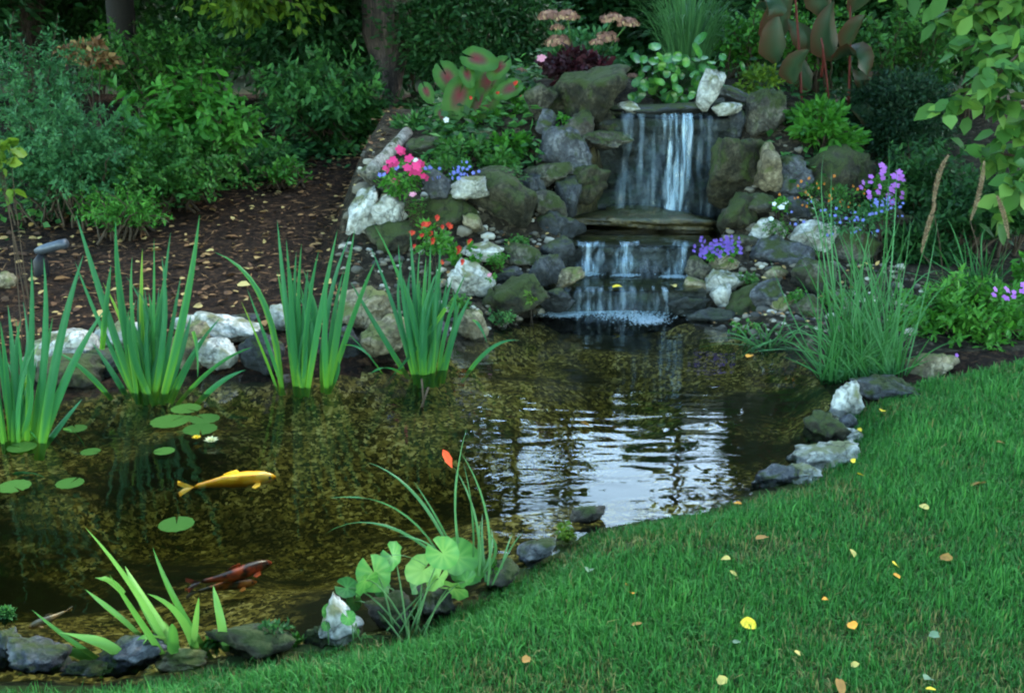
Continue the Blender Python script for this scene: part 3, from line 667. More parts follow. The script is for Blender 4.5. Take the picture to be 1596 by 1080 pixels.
st = [(1043, 1042, 30, 1.0), (1066, 1060, 28, .95), (1052, 1049, 16, .8), (1076, 1070, 12, .7)]
st += [(u, u+r.uniform(-6, 6), r.uniform(18, 30), r.uniform(.14, .32)) for u in (978, 1000, 1018)] + [(u, u, 22, r.uniform(.1, .22)) for u in (1092, 1108)] + [(1040, 1040, 130, .10)]
waterfall(st, Y_LIP1, Z_LIP1, Z_POOL1, .14, 'tall upper waterfall with white streams on dark rock', seed=1)
st = [(918, 912, 34, .75), (938, 932, 18, .45), (982, 974, 30, .7), (968, 962, 12, .4), (1056, 1050, 30, .75), (1072, 1066, 16, .45), (990, 990, 160, .08)]
waterfall(st, Y_LIP2, Z_POOL1, Z_POOL2, .025, 'short middle cascade falling in three white streams', seed=2)
st = [(u, u+r.uniform(-4, 4), r.uniform(10, 26), r.uniform(.15, .5)) for u in np.linspace(885, 1035, 10)] + [(960, 960, 150, .08)]
waterfall(st, Y_LIP3, Z_POOL2, 0, .02, 'lowest wide cascade pouring into the pond', seed=3)
# foam where the falls land
m, nt, N, L, P = newmat('foam'); P.inputs['Base Color'].default_value = (.20, .25, .28, 1); P.inputs['Roughness'].default_value = .25; M['foam'] = m
def foam(spots, z, n, seed, zoff=0):
    r = np.random.default_rng(seed); mb = MB(); D, F = ICO1
    for (u, v, a, b) in spots:
        for _ in range(n):
            q = r.normal(0, .45, 2); p = on_z(u+a*q[0], v+b*q[1], z); s_ = r.uniform(.002, .0055)
            mb.add(D*np.array([s_, s_, s_*.55]) + p, F)
    o = mb.build('foam', M['foam']); tag(o, None, None, None, 'stuff'); return o
o = foam([(985, 492, 70, 8), (940, 486, 90, 5), (1010, 499, 30, 8), (880, 490, 30, 5)], 0, 800, 1); tag(o, 'patch of grey foam standing in for sky reflection below the lowest cascade', 'foam')  # grey bubbles imitate bright water reflecting the sky
o = foam([(916, 427, 20, 2.5), (976, 429, 20, 2.5), (1052, 431, 24, 2.5)], Z_POOL2, 420, 2); tag(o, 'white foam at the feet of the middle cascade', 'foam')
o = foam([(1035, 337, 40, 3), (1000, 334, 40, 3)], Z_POOL1, 300, 3); tag(o, 'foam at the foot of the tall waterfall', 'foam')
# ------------------------------------------------------------ foliage
def unit(a): return a/np.maximum(np.linalg.norm(a, axis=-1, keepdims=True), 1e-9)
def crown(mb, c, rad, nclump, per, L, W, r, T=T_DIA, TF=F_DIA, inner=.45, clump=.26, droop=.0, up=.5, low=-1.0, shade=.5, flat=1.0):
    c = np.asarray(c, float); rad = np.asarray(rad, float)
    d = unit(r.normal(size=(nclump*3, 3))); d = d[d[:, 2] > low][:nclump]
    rr = inner + (1-inner)*r.random(len(d))**.6
    rr *= .82 + .30*np.array([mnoise.noise(Vector(x*1.9 + c)) for x in d])
    cc = c + d*rad*rr[:, None]
    N = len(d)*per; ci = np.repeat(np.arange(len(d)), per)
    cs = clump*rad.mean()*r.uniform(.55, 1.25, len(d))
    off = r.normal(size=(N, 3))*np.array([1, 1, .62*flat]); off *= (cs[ci]*.55)[:, None]
    pos = cc[ci] + off
    out = unit((pos-c)/rad)*.6 + unit(off)*.6
    dr = unit(out + r.normal(size=(N, 3))*.55 + np.array([0, 0, -droop]))
    nm = unit(out*.5 + np.array([0, 0, up]) + r.normal(size=(N, 3))*.45)
    sz = r.uniform(.65, 1.2, N)
    tone = np.clip(r.normal(.5, .18, len(d))[ci]*.6 + r.random(N)*.4, 0, 1)
    mb.inst(T, TF, pos, dr, nm, L*sz, W*sz, tone)
    return cc
def woody(mb, base, cc, r, rad, n, spread=.3):
    base = np.asarray(base, float)
    for q in cc[r.permutation(len(cc))[:n]]:
        mid = base*(.5) + q*.5 + np.array([0, 0, .12*np.linalg.norm(q-base)]) ; mid[:2] += (base-q)[:2]*.2
        s_ = base + np.array([r.normal()*spread*.2, r.normal()*spread*.2, -.05])
        tube(mb, curve3(s_, mid, q, 7), np.linspace(rad, rad*.25, 7), 5)
def shrub(name, u, v, w, h, Y, mat, L, label, seed, W=None, n=90, per=60, depth=None, T=T_DIA, TF=F_DIA, cat='shrub', group=None, grounded=True, stems=12, stem_r=.012, **kw):
    r = np.random.default_rng(seed); sz = mpp(Y, v); c = at(u, v, Y); rad = np.array([w*sz/2, depth or w*sz/2*.8, h*sz/2])
    g = float(hz(c[0], c[1])) if grounded else c[2]-rad[2]
    root = empty(name, (c[0], c[1], g if grounded else c[2]-rad[2]), label, cat, group)
    mb = MB(); cc = crown(mb, c, rad, n, per, L, W or L*.45, r, T, TF, **kw)
    mb.build('crown', M[mat], root)
    if stems:
        sb = MB(); woody(sb, (c[0], c[1], min(g, c[2]-rad[2]*.7)), cc, r, stem_r, stems); sb.build('stems', M['twig'], root)
    return root
def big_tree(name, x, y, trunk_r, top, cz, rad, n, per, L, mat, label, seed, lean=0, limbs=14, bark='bark', **kw):
    r = np.random.default_rng(seed); g = float(hz(min(max(x, X0), X1), min(max(y, Y0), Y1))) - .05
    root = empty(name, (x, y, g), label, 'tree', kw.pop('group', None))
    c = np.array([x+lean, y, cz])
    mb = MB(); cc = crown(mb, c, rad, n, per, L, L*.5, r, **kw); mb.build('crown', M[mat], root)
    tb = MB(); z = np.linspace(g-.1, top, 12); t = (z-g)/(top-g)
    pts = np.stack([x + lean*t**1.5 + .03*np.sin(z*1.1+seed), y+.03*np.cos(z*1.0+seed), z], -1)
    rr = trunk_r*(1-.7*np.clip(t, 0, 1)) + trunk_r*.5*np.exp(-np.clip(z-g, 0, 9)*5)
    tube(tb, pts, rr, 14)
    for q in cc[r.permutation(len(cc))[:limbs]]:
        k = r.integers(4, 11); p = pts[k]
        tube(tb, curve3(p, (p+q)/2+np.array([0, 0, .2]), q, 7), np.linspace(rr[k]*.5, .015, 7), 6)
    tb.build('trunk', M[bark], root)
    return root

def spray(name, u, v, w, h, Y, mat, L, label, seed, W=None, nb=90, per=40, depth=None, T=T_DIA, TF=F_DIA, cat='shrub', group=None, stem_r=.010, droop=.25, upright=.3, wob=.05, fine=0):
    """a bush of arching branches, leaves along the outer part of each"""
    r = np.random.default_rng(seed); sz = mpp(Y, v); c = at(u, v, Y); rad = np.array([w*sz/2, depth or w*sz/2*.8, h*sz/2])
    g = min(float(hz(c[0], c[1])), c[2]-rad[2]*.8); root = empty(name, (c[0], c[1], g), label, cat, group); mb = MB(); sb = MB()
    for b in range(nb):
        d = unit(r.normal(size=3)); d[2] = abs(d[2])*.9 - .35*(r.random() < .45); end = c + d*rad*r.uniform(.55, 1.18)
        p0 = np.array([c[0]+r.normal()*rad[0]*.28, c[1]+r.normal()*rad[1]*.28, g]); mid = p0*.45 + end*.55 + np.array([0, 0, rad[2]*(.25+upright*r.random())])
        P = curve3(p0, mid, end - np.array([0, 0, droop*rad[2]*.3*r.random()]), 14) ; P[1:-1] += r.normal(0, wob*rad.mean()*.3, (12, 3))
        if b < 26: tube(sb, P, np.linspace(stem_r, stem_r*.2, 14), 5)
        bt = r.random(); k = int(per*r.uniform(.6, 1.3)); t = 3 + 10*r.random(k)**.7; i = np.minimum(t.astype(int), 12); f = (t-i)[:, None]
        pos = P[i]*(1-f)+P[i+1]*f + r.normal(0, L*.22, (k, 3)); ax = unit(P[i+1]-P[i]); o_ = unit(np.cross(ax, r.normal(size=(k, 3))))
        dr = unit(ax*.7 + o_*.9 + np.array([0, 0, -droop])); nm = unit(r.normal(size=(k, 3))*.4 + np.array([0, -.15, 1.0]))
        s_ = r.uniform(.6, 1.2, k)*(1-.25*(t/13)); mb.inst(T, TF, pos, dr, nm, L*s_, (W or L*.45)*s_, np.clip(bt*.5+r.random(k)*.35+.2*(t/13), 0, 1))
    mb.build('crown', M[mat], root); sb.build('stems', M['twig'], root); return root

# tall trees round the garden (only their lower parts or mirror images show)
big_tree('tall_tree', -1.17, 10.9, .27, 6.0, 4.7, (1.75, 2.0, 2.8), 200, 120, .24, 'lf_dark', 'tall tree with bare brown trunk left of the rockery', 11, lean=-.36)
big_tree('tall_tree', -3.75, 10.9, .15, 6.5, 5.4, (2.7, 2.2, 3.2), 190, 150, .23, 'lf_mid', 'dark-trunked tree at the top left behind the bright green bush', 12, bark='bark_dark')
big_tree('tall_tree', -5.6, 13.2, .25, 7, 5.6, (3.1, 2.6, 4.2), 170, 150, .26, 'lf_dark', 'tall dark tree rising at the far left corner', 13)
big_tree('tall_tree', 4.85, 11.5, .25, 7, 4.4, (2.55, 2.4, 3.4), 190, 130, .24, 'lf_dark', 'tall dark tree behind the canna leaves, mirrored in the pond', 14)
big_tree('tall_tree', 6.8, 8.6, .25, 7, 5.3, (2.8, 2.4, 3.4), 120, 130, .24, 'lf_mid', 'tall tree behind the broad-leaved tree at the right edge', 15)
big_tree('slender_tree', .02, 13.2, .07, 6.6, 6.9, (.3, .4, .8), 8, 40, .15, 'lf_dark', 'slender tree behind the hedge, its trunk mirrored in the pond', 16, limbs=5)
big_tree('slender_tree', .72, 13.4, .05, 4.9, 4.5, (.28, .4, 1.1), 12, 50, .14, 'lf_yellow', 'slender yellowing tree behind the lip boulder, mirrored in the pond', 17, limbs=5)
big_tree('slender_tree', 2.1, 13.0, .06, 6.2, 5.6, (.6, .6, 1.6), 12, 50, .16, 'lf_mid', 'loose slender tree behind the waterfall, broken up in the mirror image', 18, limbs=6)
for i, (x, y, R_, lab) in enumerate([(-6.3, 5.0, 3.0, 'shade tree standing left of the pond outside the view'), (7.0, 2.5, 3.2, 'shade tree standing right of the lawn outside the view'),
                                    (-4.5, -3.5, 3.4, 'shade tree behind the viewer towards the pond side'), (1.0, -6.0, 3.6, 'shade tree straight behind the viewer'), (5.5, -4.0, 3.4, 'shade tree behind the viewer towards the lawn side')]):
    big_tree('shade_tree', x, y, .22, 6.5, 6.4, (R_, R_, 2.6), 170, 100, .36, 'lf_canopy', lab, 500+i, limbs=8)  # unseen trees, added to cut the skylight and filter it green
# far screen of bushes
gS = 'dense dark bushes screening the back of the garden'
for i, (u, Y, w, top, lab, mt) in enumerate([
    (-150, 12.5, 3.4, 4.2, 'dark screen bush at the far left end', 'lf_dark'), (130, 14.0, 3.2, 4.4, 'dark screen bush behind the orange sun-coloured leaves', 'lf_dark'),
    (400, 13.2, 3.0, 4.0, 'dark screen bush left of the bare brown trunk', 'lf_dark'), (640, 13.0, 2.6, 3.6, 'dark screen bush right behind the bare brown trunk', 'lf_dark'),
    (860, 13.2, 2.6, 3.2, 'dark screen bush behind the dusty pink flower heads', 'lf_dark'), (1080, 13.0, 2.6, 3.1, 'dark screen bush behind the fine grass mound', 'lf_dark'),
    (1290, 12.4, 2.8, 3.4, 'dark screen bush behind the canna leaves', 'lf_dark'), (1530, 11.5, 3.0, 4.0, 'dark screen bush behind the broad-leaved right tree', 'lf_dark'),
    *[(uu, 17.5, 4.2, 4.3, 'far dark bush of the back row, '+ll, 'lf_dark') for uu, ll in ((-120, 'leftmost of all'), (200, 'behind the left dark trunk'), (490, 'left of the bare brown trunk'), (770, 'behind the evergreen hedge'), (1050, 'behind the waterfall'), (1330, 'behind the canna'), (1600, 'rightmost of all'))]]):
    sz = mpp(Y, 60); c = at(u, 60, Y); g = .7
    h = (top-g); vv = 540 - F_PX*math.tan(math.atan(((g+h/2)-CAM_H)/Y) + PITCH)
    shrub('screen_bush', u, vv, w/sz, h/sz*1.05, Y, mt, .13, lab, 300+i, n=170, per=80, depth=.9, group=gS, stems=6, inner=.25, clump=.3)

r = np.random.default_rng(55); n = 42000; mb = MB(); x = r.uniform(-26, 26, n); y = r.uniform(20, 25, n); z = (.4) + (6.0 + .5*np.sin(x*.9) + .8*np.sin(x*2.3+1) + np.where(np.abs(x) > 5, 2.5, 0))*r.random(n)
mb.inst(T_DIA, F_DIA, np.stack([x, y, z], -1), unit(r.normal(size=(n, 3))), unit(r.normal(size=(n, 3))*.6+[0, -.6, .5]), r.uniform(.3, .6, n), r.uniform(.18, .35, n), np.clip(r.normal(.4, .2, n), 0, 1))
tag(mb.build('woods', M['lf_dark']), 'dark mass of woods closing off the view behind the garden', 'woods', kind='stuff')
# bushes on the left bank
spray('blue_green_bush', 92, 255, 270, 270, 7.7, 'lf_blue', .055, 'blue-green fine-leaved bush at the left edge', 41, W=.022, nb=250, per=60, upright=.5)
spray('blue_green_bush', 60, 110, 190, 190, 8.7, 'lf_blue', .06, 'second blue-green bush showing above the first at the left', 42, W=.024, nb=80, per=50, upright=.6)
spray('bright_green_bush', 300, 185, 240, 190, 8.5, 'lf_bright', .12, 'bright green broad-leaved bush left of the bare trunk', 43, W=.055, nb=95, per=26, droop=.6, T=T_OV, TF=F_OV)
spray('mid_green_bush', 255, 268, 270, 150, 8.0, 'lf_mid', .06, 'mid-green bush at the edge of the mulch under the bright green one', 44, W=.03, nb=190, per=48)
spray('mid_green_bush', 385, 262, 150, 90, 8.9, 'lf_cover', .07, 'dim green bush where the mulch narrows', 39, W=.035, nb=60, per=34)
spray('grassy_bush', 190, 330, 170, 90, 7.3, 'lf_bright', .055, 'low grassy green bush at the mulch edge beneath the blue-green bush', 45, W=.016, nb=70, per=36, upright=.6)
spray('grassy_bush', 440, 268, 90, 60, 8.6, 'lf_bright', .06, 'small bright green bush on the mulch edge near the rockery', 38, W=.03, nb=30, per=22)
spray('dark_rhododendron', 500, 160, 230, 180, 10.0, 'lf_cover', .12, 'dark bluish rhododendron in front of the bare brown trunk', 46, W=.045, nb=150, per=38)
shrub('dark_rhododendron', 470, 10, 280, 280, 11.4, 'lf_dark', .12, 'larger dark bush behind the bluish rhododendron', 47, W=.05, n=130, per=60)
shrub('evergreen_hedge', 745, 50, 290, 280, 10.6, 'lf_dark', .07, 'dark evergreen hedge behind the red-centred leaves', 48, W=.03, n=220, per=70, cat='hedge')
spray('dark_understorey_bush', 250, 95, 260, 170, 10.6, 'lf_mid', .09, 'dim green bush around the dark trunk at the top left', 37, W=.045, nb=130, per=36)
yb = shrub('yellow_green_branches', 400, -5, 270, 130, 10.0, 'lf_yellow', .10, 'yellow-green leafy branches hanging in from the top left', 49, W=.05, n=60, per=15, grounded=False, stems=0, cat='branches', inner=.1, clump=.3, droop=.5)
lb = MB(); [tube(lb, curve3((-3.7, 10.85, 3.2), at(370, -60, 10.2), at(uu, vv, 10.0), 9), np.linspace(.03, .006, 9), 6) for uu, vv in ((330, 10), (390, 30), (440, 5), (475, 20))]; lb.build('limb', M['twig'], yb)
shrub('sun_tinted_sprig', 8, 248, 36, 120, 5.4, 'lf_yellow', .075, 'leaf sprig tinted bright yellow as if sunlit at the left picture edge', 50, W=.05, n=9, per=5, T=T_OV, TF=F_OV, grounded=True, stems=4, stem_r=.004, cat='sprig')  # sunlight on this sprig is put into its yellow leaf colour
shrub('sun_glow_leaves', 140, 85, 90, 40, 9.6, 'litter', .08, 'orange leaves coloured as sunlit ground in the gap at the top left', 51, W=.05, n=14, per=26, stems=4)  # orange leaf colour stands in for sunlit ground beyond the gap
# the ground-cover along the back of the mulch
r = np.random.default_rng(5); mb = MB()
n = 7400; t = r.random(n); X_ = -3.4 + 2.5*t + r.normal(0, .16, n); Y_ = 7.6 + 3.0*t + r.normal(.35, .30, n)
X_[:1500] = r.uniform(-.62, .2, 1500); Y_[:1500] = r.uniform(7.35, 9.6, 1500); X_[1500:2700] = r.uniform(1.75, 3.6, 1200); Y_[1500:2700] = r.uniform(7.2, 9.6, 1200)
keep = (X_ < -1.0) | (Y_ < 9.8) & (np.arange(n) < 2700) | (Y_ > 9.4); X_, Y_ = X_[keep], Y_[keep]; n = len(X_)
pos = np.stack([X_, Y_, hz(X_, Y_)+np.abs(r.normal(0, .07, n))+.01], -1)
mb.inst(T_DIA, F_DIA, pos, unit(r.normal(size=(n, 3))*[1, 1, .3]), unit(r.normal(size=(n, 3))*.4+[0, -.3, 1]), r.uniform(.05, .1, n), r.uniform(.03, .06, n), np.clip(r.normal(.45, .2, n)+.25*np.sin(X_*7+Y_*5), 0, 1))
tag(mb.build('ground_cover', M['lf_cover']), 'ivy-like ground cover behind the mulch and the rockery', 'ground cover', kind='stuff')

# right side
shrub('yew_bush', 1400, 190, 190, 190, 8.3, 'lf_yew', .045, 'near-black yew bush between canna and broad-leaved tree', 61, W=.014, n=150, per=110, cat='shrub')
spray('mid_green_bush', 1410, 50, 240, 140, 9.0, 'lf_mid', .08, 'mid-green bush above the yew at the top right', 62, W=.04, nb=90, per=40)
spray('mixed_green_bush', 1165, 70, 120, 140, 9.0, 'lf_bright', .07, 'mixed green bush between grass mound and canna', 63, W=.035, nb=60, per=34)
spray('mixed_green_bush', 1262, 60, 120, 120, 8.7, 'lf_bright', .07, 'green bush showing between the canna leaves', 69, W=.035, nb=40, per=30)
shrub('yellowing_plant', 1180, 128, 70, 50, 8.2, 'lf_yellow', .05, 'low plant with yellow and orange tints behind the standing stone', 64, W=.02, n=24, per=24, stems=5, stem_r=.004, cat='plant')
shrub('azalea', 1285, 205, 120, 90, 7.75, 'lf_bright', .085, 'glossy green whorled shrub above the round mossy boulder', 65, W=.028, n=46, per=26, T=T_OV, TF=F_OV, clump=.2, up=.2)
spray('shadow_bush', 1530, 330, 190, 180, 7.0, 'lf_dark', .07, 'deep shaded bush under the broad-leaved right tree', 66, W=.03, nb=120, per=50)
spray('flowering_shrub', 1505, 495, 230, 160, 5.65, 'lf_bright', .062, 'bright green mounded shrub at the right edge of the lawn', 67, W=.022, nb=150, per=38, T=T_OV, TF=F_OV)
shrub('flowering_shrub', 1620, 470, 150, 130, 5.9, 'lf_bright', .06, 'green shrub cut off by the right picture edge', 68, W=.024, n=60, per=46, clump=.17, T=T_OV, TF=F_OV)
# broad-leaved tree with reaching branches at the right edge
r = np.random.default_rng(70); bx = at(1660, 420, 6.5); g = float(hz(bx[0], bx[1]))
root = empty('broad_leaved_tree', (bx[0], bx[1], g), 'small tree with big rounded leaves reaching in at the right edge', 'tree')
tb = MB(); lv = MB()
top = at(1650, -60, 6.5); tube(tb, curve3((bx[0], bx[1], g-.05), (bx+top)/2+np.array([.05, 0, 0]), top, 9), np.linspace(.05, .03, 9), 9)
BR = [((1650, 170), (1560, 150), (1470, 165)), ((1650, 90), (1570, 40), (1500, 80)), ((1655, 240), (1590, 250), (1520, 232)), ((1650, 20), (1560, -10), (1470, 20)),
      ((1655, 130), (1600, 120), (1535, 110)), ((1655, 300), (1600, 300), (1545, 330)), ((1655, 60), (1610, 50), (1545, 130)), ((1655, 200), (1610, 200), (1560, 200)), ((1655, 230), (1620, 260), (1585, 290)), ((1650, -20), (1580, -60), (1400, -20)),
      ((1650, 100), (1600, 70), (1580, 60)), ((1640, 10), (1600, -30), (1540, 10))]
for a, b, c_ in BR:
    Yb = 6.5 + r.uniform(-.35, .2); P = curve3(at(*a, 6.5), at(*b, 6.5*.5+Yb*.5), at(*c_, Yb), 12); tube(tb, P, np.linspace(.016, .004, 12), 6)
    for k in range(3, 12):
        for _ in range(4 if k < 11 else 6):
            d = unit(np.array([r.normal()*.8-.2, r.normal()*.8-.2, r.normal()*.5-.45])); p = P[k]+r.normal(0, .035, 3)
            lv.inst(T_OV, F_OV, [p], d[None], unit(np.array([[r.normal()*.4, -.5+r.normal()*.4, .8]])), r.uniform(.10, .155), r.uniform(.07, .10), np.array([r.random()]))
tb.build('trunk', M['twig'], root); lv.build('crown', M['lf_big'], root)

# plants above the fall
def grass_mound(name, u, v, Y, n, length, width, mat, label, seed, spread=1.0, base_w=.08, lean=.9, group=None, cat='grass', z=None, tone=(.2, .9)):
    r = np.random.default_rng(seed); b = at(u, v, Y) if z is None else on_z(u, v, z)
    mb = MB()
    for _ in range(n):
        a = r.uniform(0, 2*math.pi); l = length*r.uniform(.6, 1.1); o_ = np.array([math.cos(a), math.sin(a), 0])
        p0 = b + o_*base_w*r.random(); sp = spread*r.uniform(.15, 1)
        p1 = p0 + o_*l*.25*sp + np.array([0, 0, l*.75]); p2 = p0 + o_*l*.75*sp + np.array([0, 0, l*(1-lean*.5*sp*sp*1.3)])
        strip(mb, p0, p1, p2, width*r.uniform(.7, 1.2), 7, side=np.array([-o_[1]+.4, o_[0], 0.1]), rnd=r.uniform(*tone))
    return tag(mb.build(name, M[mat]), label, cat, group)
grass_mound('grass_mound', 1070, 120, 8.9, 420, .85, .009, 'sedge', 'fine dark grass mound behind the glossy round leaves', 71, base_w=.16)
def leafy(name, root_label, cat, pts, Y, mat, base, seed, size, T=T_RND, TF=F_RND, stem='stem', asp=1.0, face_=(0, -.75, .65), jitter=.25, stem_r=.004):
    """a plant of large separate leaves: pts = (u, v, scale[, roll])"""
    r = np.random.default_rng(seed); bp = np.asarray(base, float)
    root = empty(name, bp, root_label, cat); lm = MB(); sm = MB()
    for q in pts:
        p = at(q[0], q[1], Y + r.uniform(-.10, .10)); s_ = size*q[2]; roll = math.radians(q[3] if len(q) > 3 else r.uniform(-50, 50))
        nrm = unit(np.array(face_) + r.normal(0, jitter, 3)); d = np.array([math.sin(roll), 0, -math.cos(roll)*.9]); d = unit(d - nrm*np.dot(d, nrm))
        tone = np.clip(r.normal(.5, .22), .05, .95)
        rnd = np.full((1, len(T)), tone)
        if len(T) > 30: m_ = (len(T)-1)//3; rnd = np.clip(np.concatenate([[tone+.25], np.full(m_, tone+.1), np.full(m_, tone), np.full(m_, tone-.15)]) + .13*np.where((np.arange(len(T))-1) % max(m_, 1) % 2 == 0, 1, -1), 0, 1)[None]
        if mat == 'caladium':
            m_ = (len(T)-1)//3; q_ = r.uniform(.05, .3)
            rnd = np.concatenate([[1.0], np.full(m_, .72), np.full(m_, q_+.12), np.full(m_, q_)])[None]
        lm.inst(T, TF, [p - d*0*s_], d[None], nrm[None], s_, s_*asp, rnd)
        st = p + (nrm*-.004); b = bp + np.array([r.normal()*.03, r.normal()*.03, -.03])
        tube(sm, curve3(b, (b*.35+st*.65)+np.array([0, .03, .05]), st, 7), np.linspace(stem_r, stem_r*.6, 7), 5)
    lm.build('leaves', M[mat], root); sm.build('stems', M[stem], root); return root
T_OVL, F_OVL = disc_tmpl(12, False, .10, .02); T_OVL[:, 0] *= .8
T_HRT, F_HRT = disc_tmpl(20, True, -.10, .05, 14, .42); T_HRT[:, 2] += .28*np.abs(T_HRT[:, 0])
b = at(735, 215, 8.1); b[2] = float(hz(b[0], b[1]))
leafy('caladium', 'caladium with big green leaves and crimson centres by the hedge', 'plant',
      [(697, 120, 1.0, 28), (716, 148, 1.15, -18), (762, 124, 1.2, -22), (742, 92, .95, 62), (754, 160, 1.05, -38), (728, 116, .6, 10), (664, 142, .55, 20), (722, 186, .6, 5), (796, 138, .75, -55), (688, 178, .55, 15), (780, 104, .7, -40)],
      7.95, 'caladium', b, 72, .225, asp=.82, face_=(0, -.92, .42), jitter=.10, T=T_HRT, TF=F_HRT)
r = np.random.default_rng(73)
b = on_z(1040, 158, Z_LIP1); pts = [(r.normal(1045, 34), r.uniform(88, 156), r.uniform(.7, 1.2)) for _ in range(95)] + [(1020, 75, 1.3), (1093, 62, 1.4), (1085, 80, 1.5), (990, 92, 1.2), (1098, 110, 1.3), (1060, 104, 1.2)]
leafy('water_hyacinth', 'glossy round-leaved water plant on the top pool above the fall', 'water plant', pts, 8.05, 'hyacinth', b, 73, .085, jitter=.5, T=T_OVL, TF=F_OVL)
# canna
r = np.random.default_rng(74); b = at(1290, 200, 8.3); b[2] = float(hz(b[0], b[1]))
root = empty('canna', b, 'tall canna with bronze leaves and red stems', 'plant'); lm = MB(); sm = MB()
CL = [((1302, 92), (1278, 55), (1300, 2), 42), ((1215, 70), (1203, 40), (1245, -40), 44), ((1238, 130), (1230, 100), (1262, 78), 34), ((1212, 98), (1206, 60), (1212, 20), 40), ((1315, 80), (1330, 40), (1348, 24), 28), ((1300, 95), (1346, 70), (1352, 118), 44),
      ((1262, 140), (1250, 112), (1246, 80), 30), ((1225, 20), (1190, -10), (1180, 15), 36), ((1338, 112), (1342, 118), (1340, 140), 30), ((1270, 80), (1250, 45), (1228, 30), 32), ((1325, 170), (1345, 178), (1358, 196), 34), ((1290, 30), (1275, -30), (1262, -60), 40), ((1325, 20), (1360, -20), (1375, -60), 40)]
for p0, p1, p2, w in CL:
    Yc = 8.2 + r.uniform(-.15, .15); A, B_, C_ = at(*p0, Yc), at(*p1, Yc-.06), at(*p2, Yc-.02)
    t = np.linspace(0, 1, 9)
    n0 = lm.n; strip(lm, A, B_, C_, w*mpp(Yc)*1.15, 9, fold=.22, side=np.array([1, .35, 0]), rnd=np.clip(np.stack([np.full(9, .85), np.full(9, r.uniform(.05, .4)), np.full(9, r.uniform(.4, .9))], -1)+r.normal(0, .05, (9, 3)), 0, 1), tipshape=3.0, basew=.25)
for (u0, v0, u1, v1, w) in [(1293, 185, 1280, 60, .010), (1322, 170, 1324, -40, .011), (1250, 180, 1236, -40, .011), (1296, 90, 1348, 24, .007), (1280, 120, 1282, 70, .012)]:
    tube(sm, curve3(at(u0, v0, 8.3), at((u0+u1)/2+4, (v0+v1)/2, 8.25), at(u1, v1, 8.2), 8), np.linspace(w, w*.7, 8), 7)
lm.build('leaves', M['canna'], root); sm.build('stems', M['redstem'], root)

# ------------------------------------------------------------ flowering plants: foliage and every flower
def flower_mesh(mat, size, n=1, seed=0, dome=False):
    r = np.random.default_rng(seed); mb = MB()
    for k in range(n):
        p = r.normal(0, size*.35 if n > 1 else 0, 3); nn = unit(np.array([r.normal()*.4, -.7, .6+r.normal()*.3]))
        d = unit(np.cross(nn, [1, .2, .1])); mb.inst(T_FL, F_FL, [p], d[None], nn[None], size, size, np.array([r.uniform(.2, .9)]))
    return mb.mesh('flower', M[mat], (0, 0, 0))
def head_mesh(mat, R, n, seed):
    r = np.random.default_rng(seed); mb = MB(); d = unit(r.normal(size=(n, 3))); d[:, 2] = np.abs(d[:, 2])*.8-.15
    lump = 1 + .22*np.array([mnoise.noise(Vector(x*2.6)+Vector((seed, 0, 0))) for x in d])
    pos = d*R*lump[:, None]*np.array([1, 1, .85]); mb.inst(T_FL, F_FL, pos, unit(np.cross(d, r.normal(size=(n, 3)))), unit(d+r.normal(0, .3, (n, 3))), R*.30, R*.30, np.clip(r.normal(.45, .2, n)+.4*(pos[:, 2]/R-.2)*-1, 0, 1))
    return mb.mesh('flower_head', M[mat], (0, 0, 0))
FM = {k: flower_mesh(k, .036, 2, i) for i, k in enumerate(['pink_petal', 'pale_pink_petal', 'red_petal', 'blue_petal', 'violet_petal', 'orange_petal', 'mauve_petal', 'white_petal'])}
def flowers(root, mat, spots, Y, sc=1.0, seed=0, name='flower', spread=.12):
    r = np.random.default_rng(seed)
    for (u, v, *s_) in spots:
        child_copy(FM[mat], name, root, at(u, v, Y + r.uniform(-spread, spread*.3)), (r.uniform(-.3, .3), r.uniform(-.3, .3), r.uniform(-.5, .5)), sc*(s_[0] if s_ else r.uniform(.8, 1.2)))
def rs(u, v, du, dv, n, seed):
    r = np.random.default_rng(seed); return [(r.normal(u, du*.5), r.normal(v, dv*.5)) for _ in range(n)]
o = shrub('impatiens', 630, 278, 86, 62, 6.75, 'lf_bright', .04, 'pink-flowered impatiens at the corner of the left rock wall', 81, n=26, per=22, W=.02, stems=6, stem_r=.003, cat='flower')
flowers(o, 'pink_petal', [(622, 236, 1.3), (612, 252, 1.2), (605, 255), (637, 251, 1.5), (635, 265, 1.4), (647, 263, 1.5), (660, 277, 1), (614, 284, 1), (600, 264, .9), (652, 256)], 6.66, 1.1, 1)
flowers(o, 'pale_pink_petal', [(643, 305, 1.0)], 6.6, 1, 2); flowers(o, 'white_petal', [(647, 249, .9)], 6.6, .9, 2)
flowers(o, 'blue_petal', [(597, 272, .8), (620, 261, .6)], 6.62, 1, 2)
o = shrub('lobelia', 705, 265, 80, 44, 6.95, 'lf_mid', .035, 'blue-flowered lobelia behind the flat white block', 82, n=24, per=22, W=.014, stems=5, stem_r=.003, cat='flower')
flowers(o, 'blue_petal', rs(705, 266, 50, 18, 16, 83), 6.82, .62, 3)
o = shrub('red_pansy', 672, 370, 76, 54, 6.35, 'lf_bright', .04, 'red-flowered plant above the fourth iris clump', 84, n=18, per=18, W=.02, stems=5, stem_r=.003, cat='flower')
flowers(o, 'red_petal', [(660, 352, 1.1), (668, 350), (682, 340, 1), (701, 352, 1.1), (643, 363), (658, 367), (672, 364, 1.1), (675, 376), (646, 384, .8), (690, 354, .8), (663, 349)], 6.28, .78, 4)
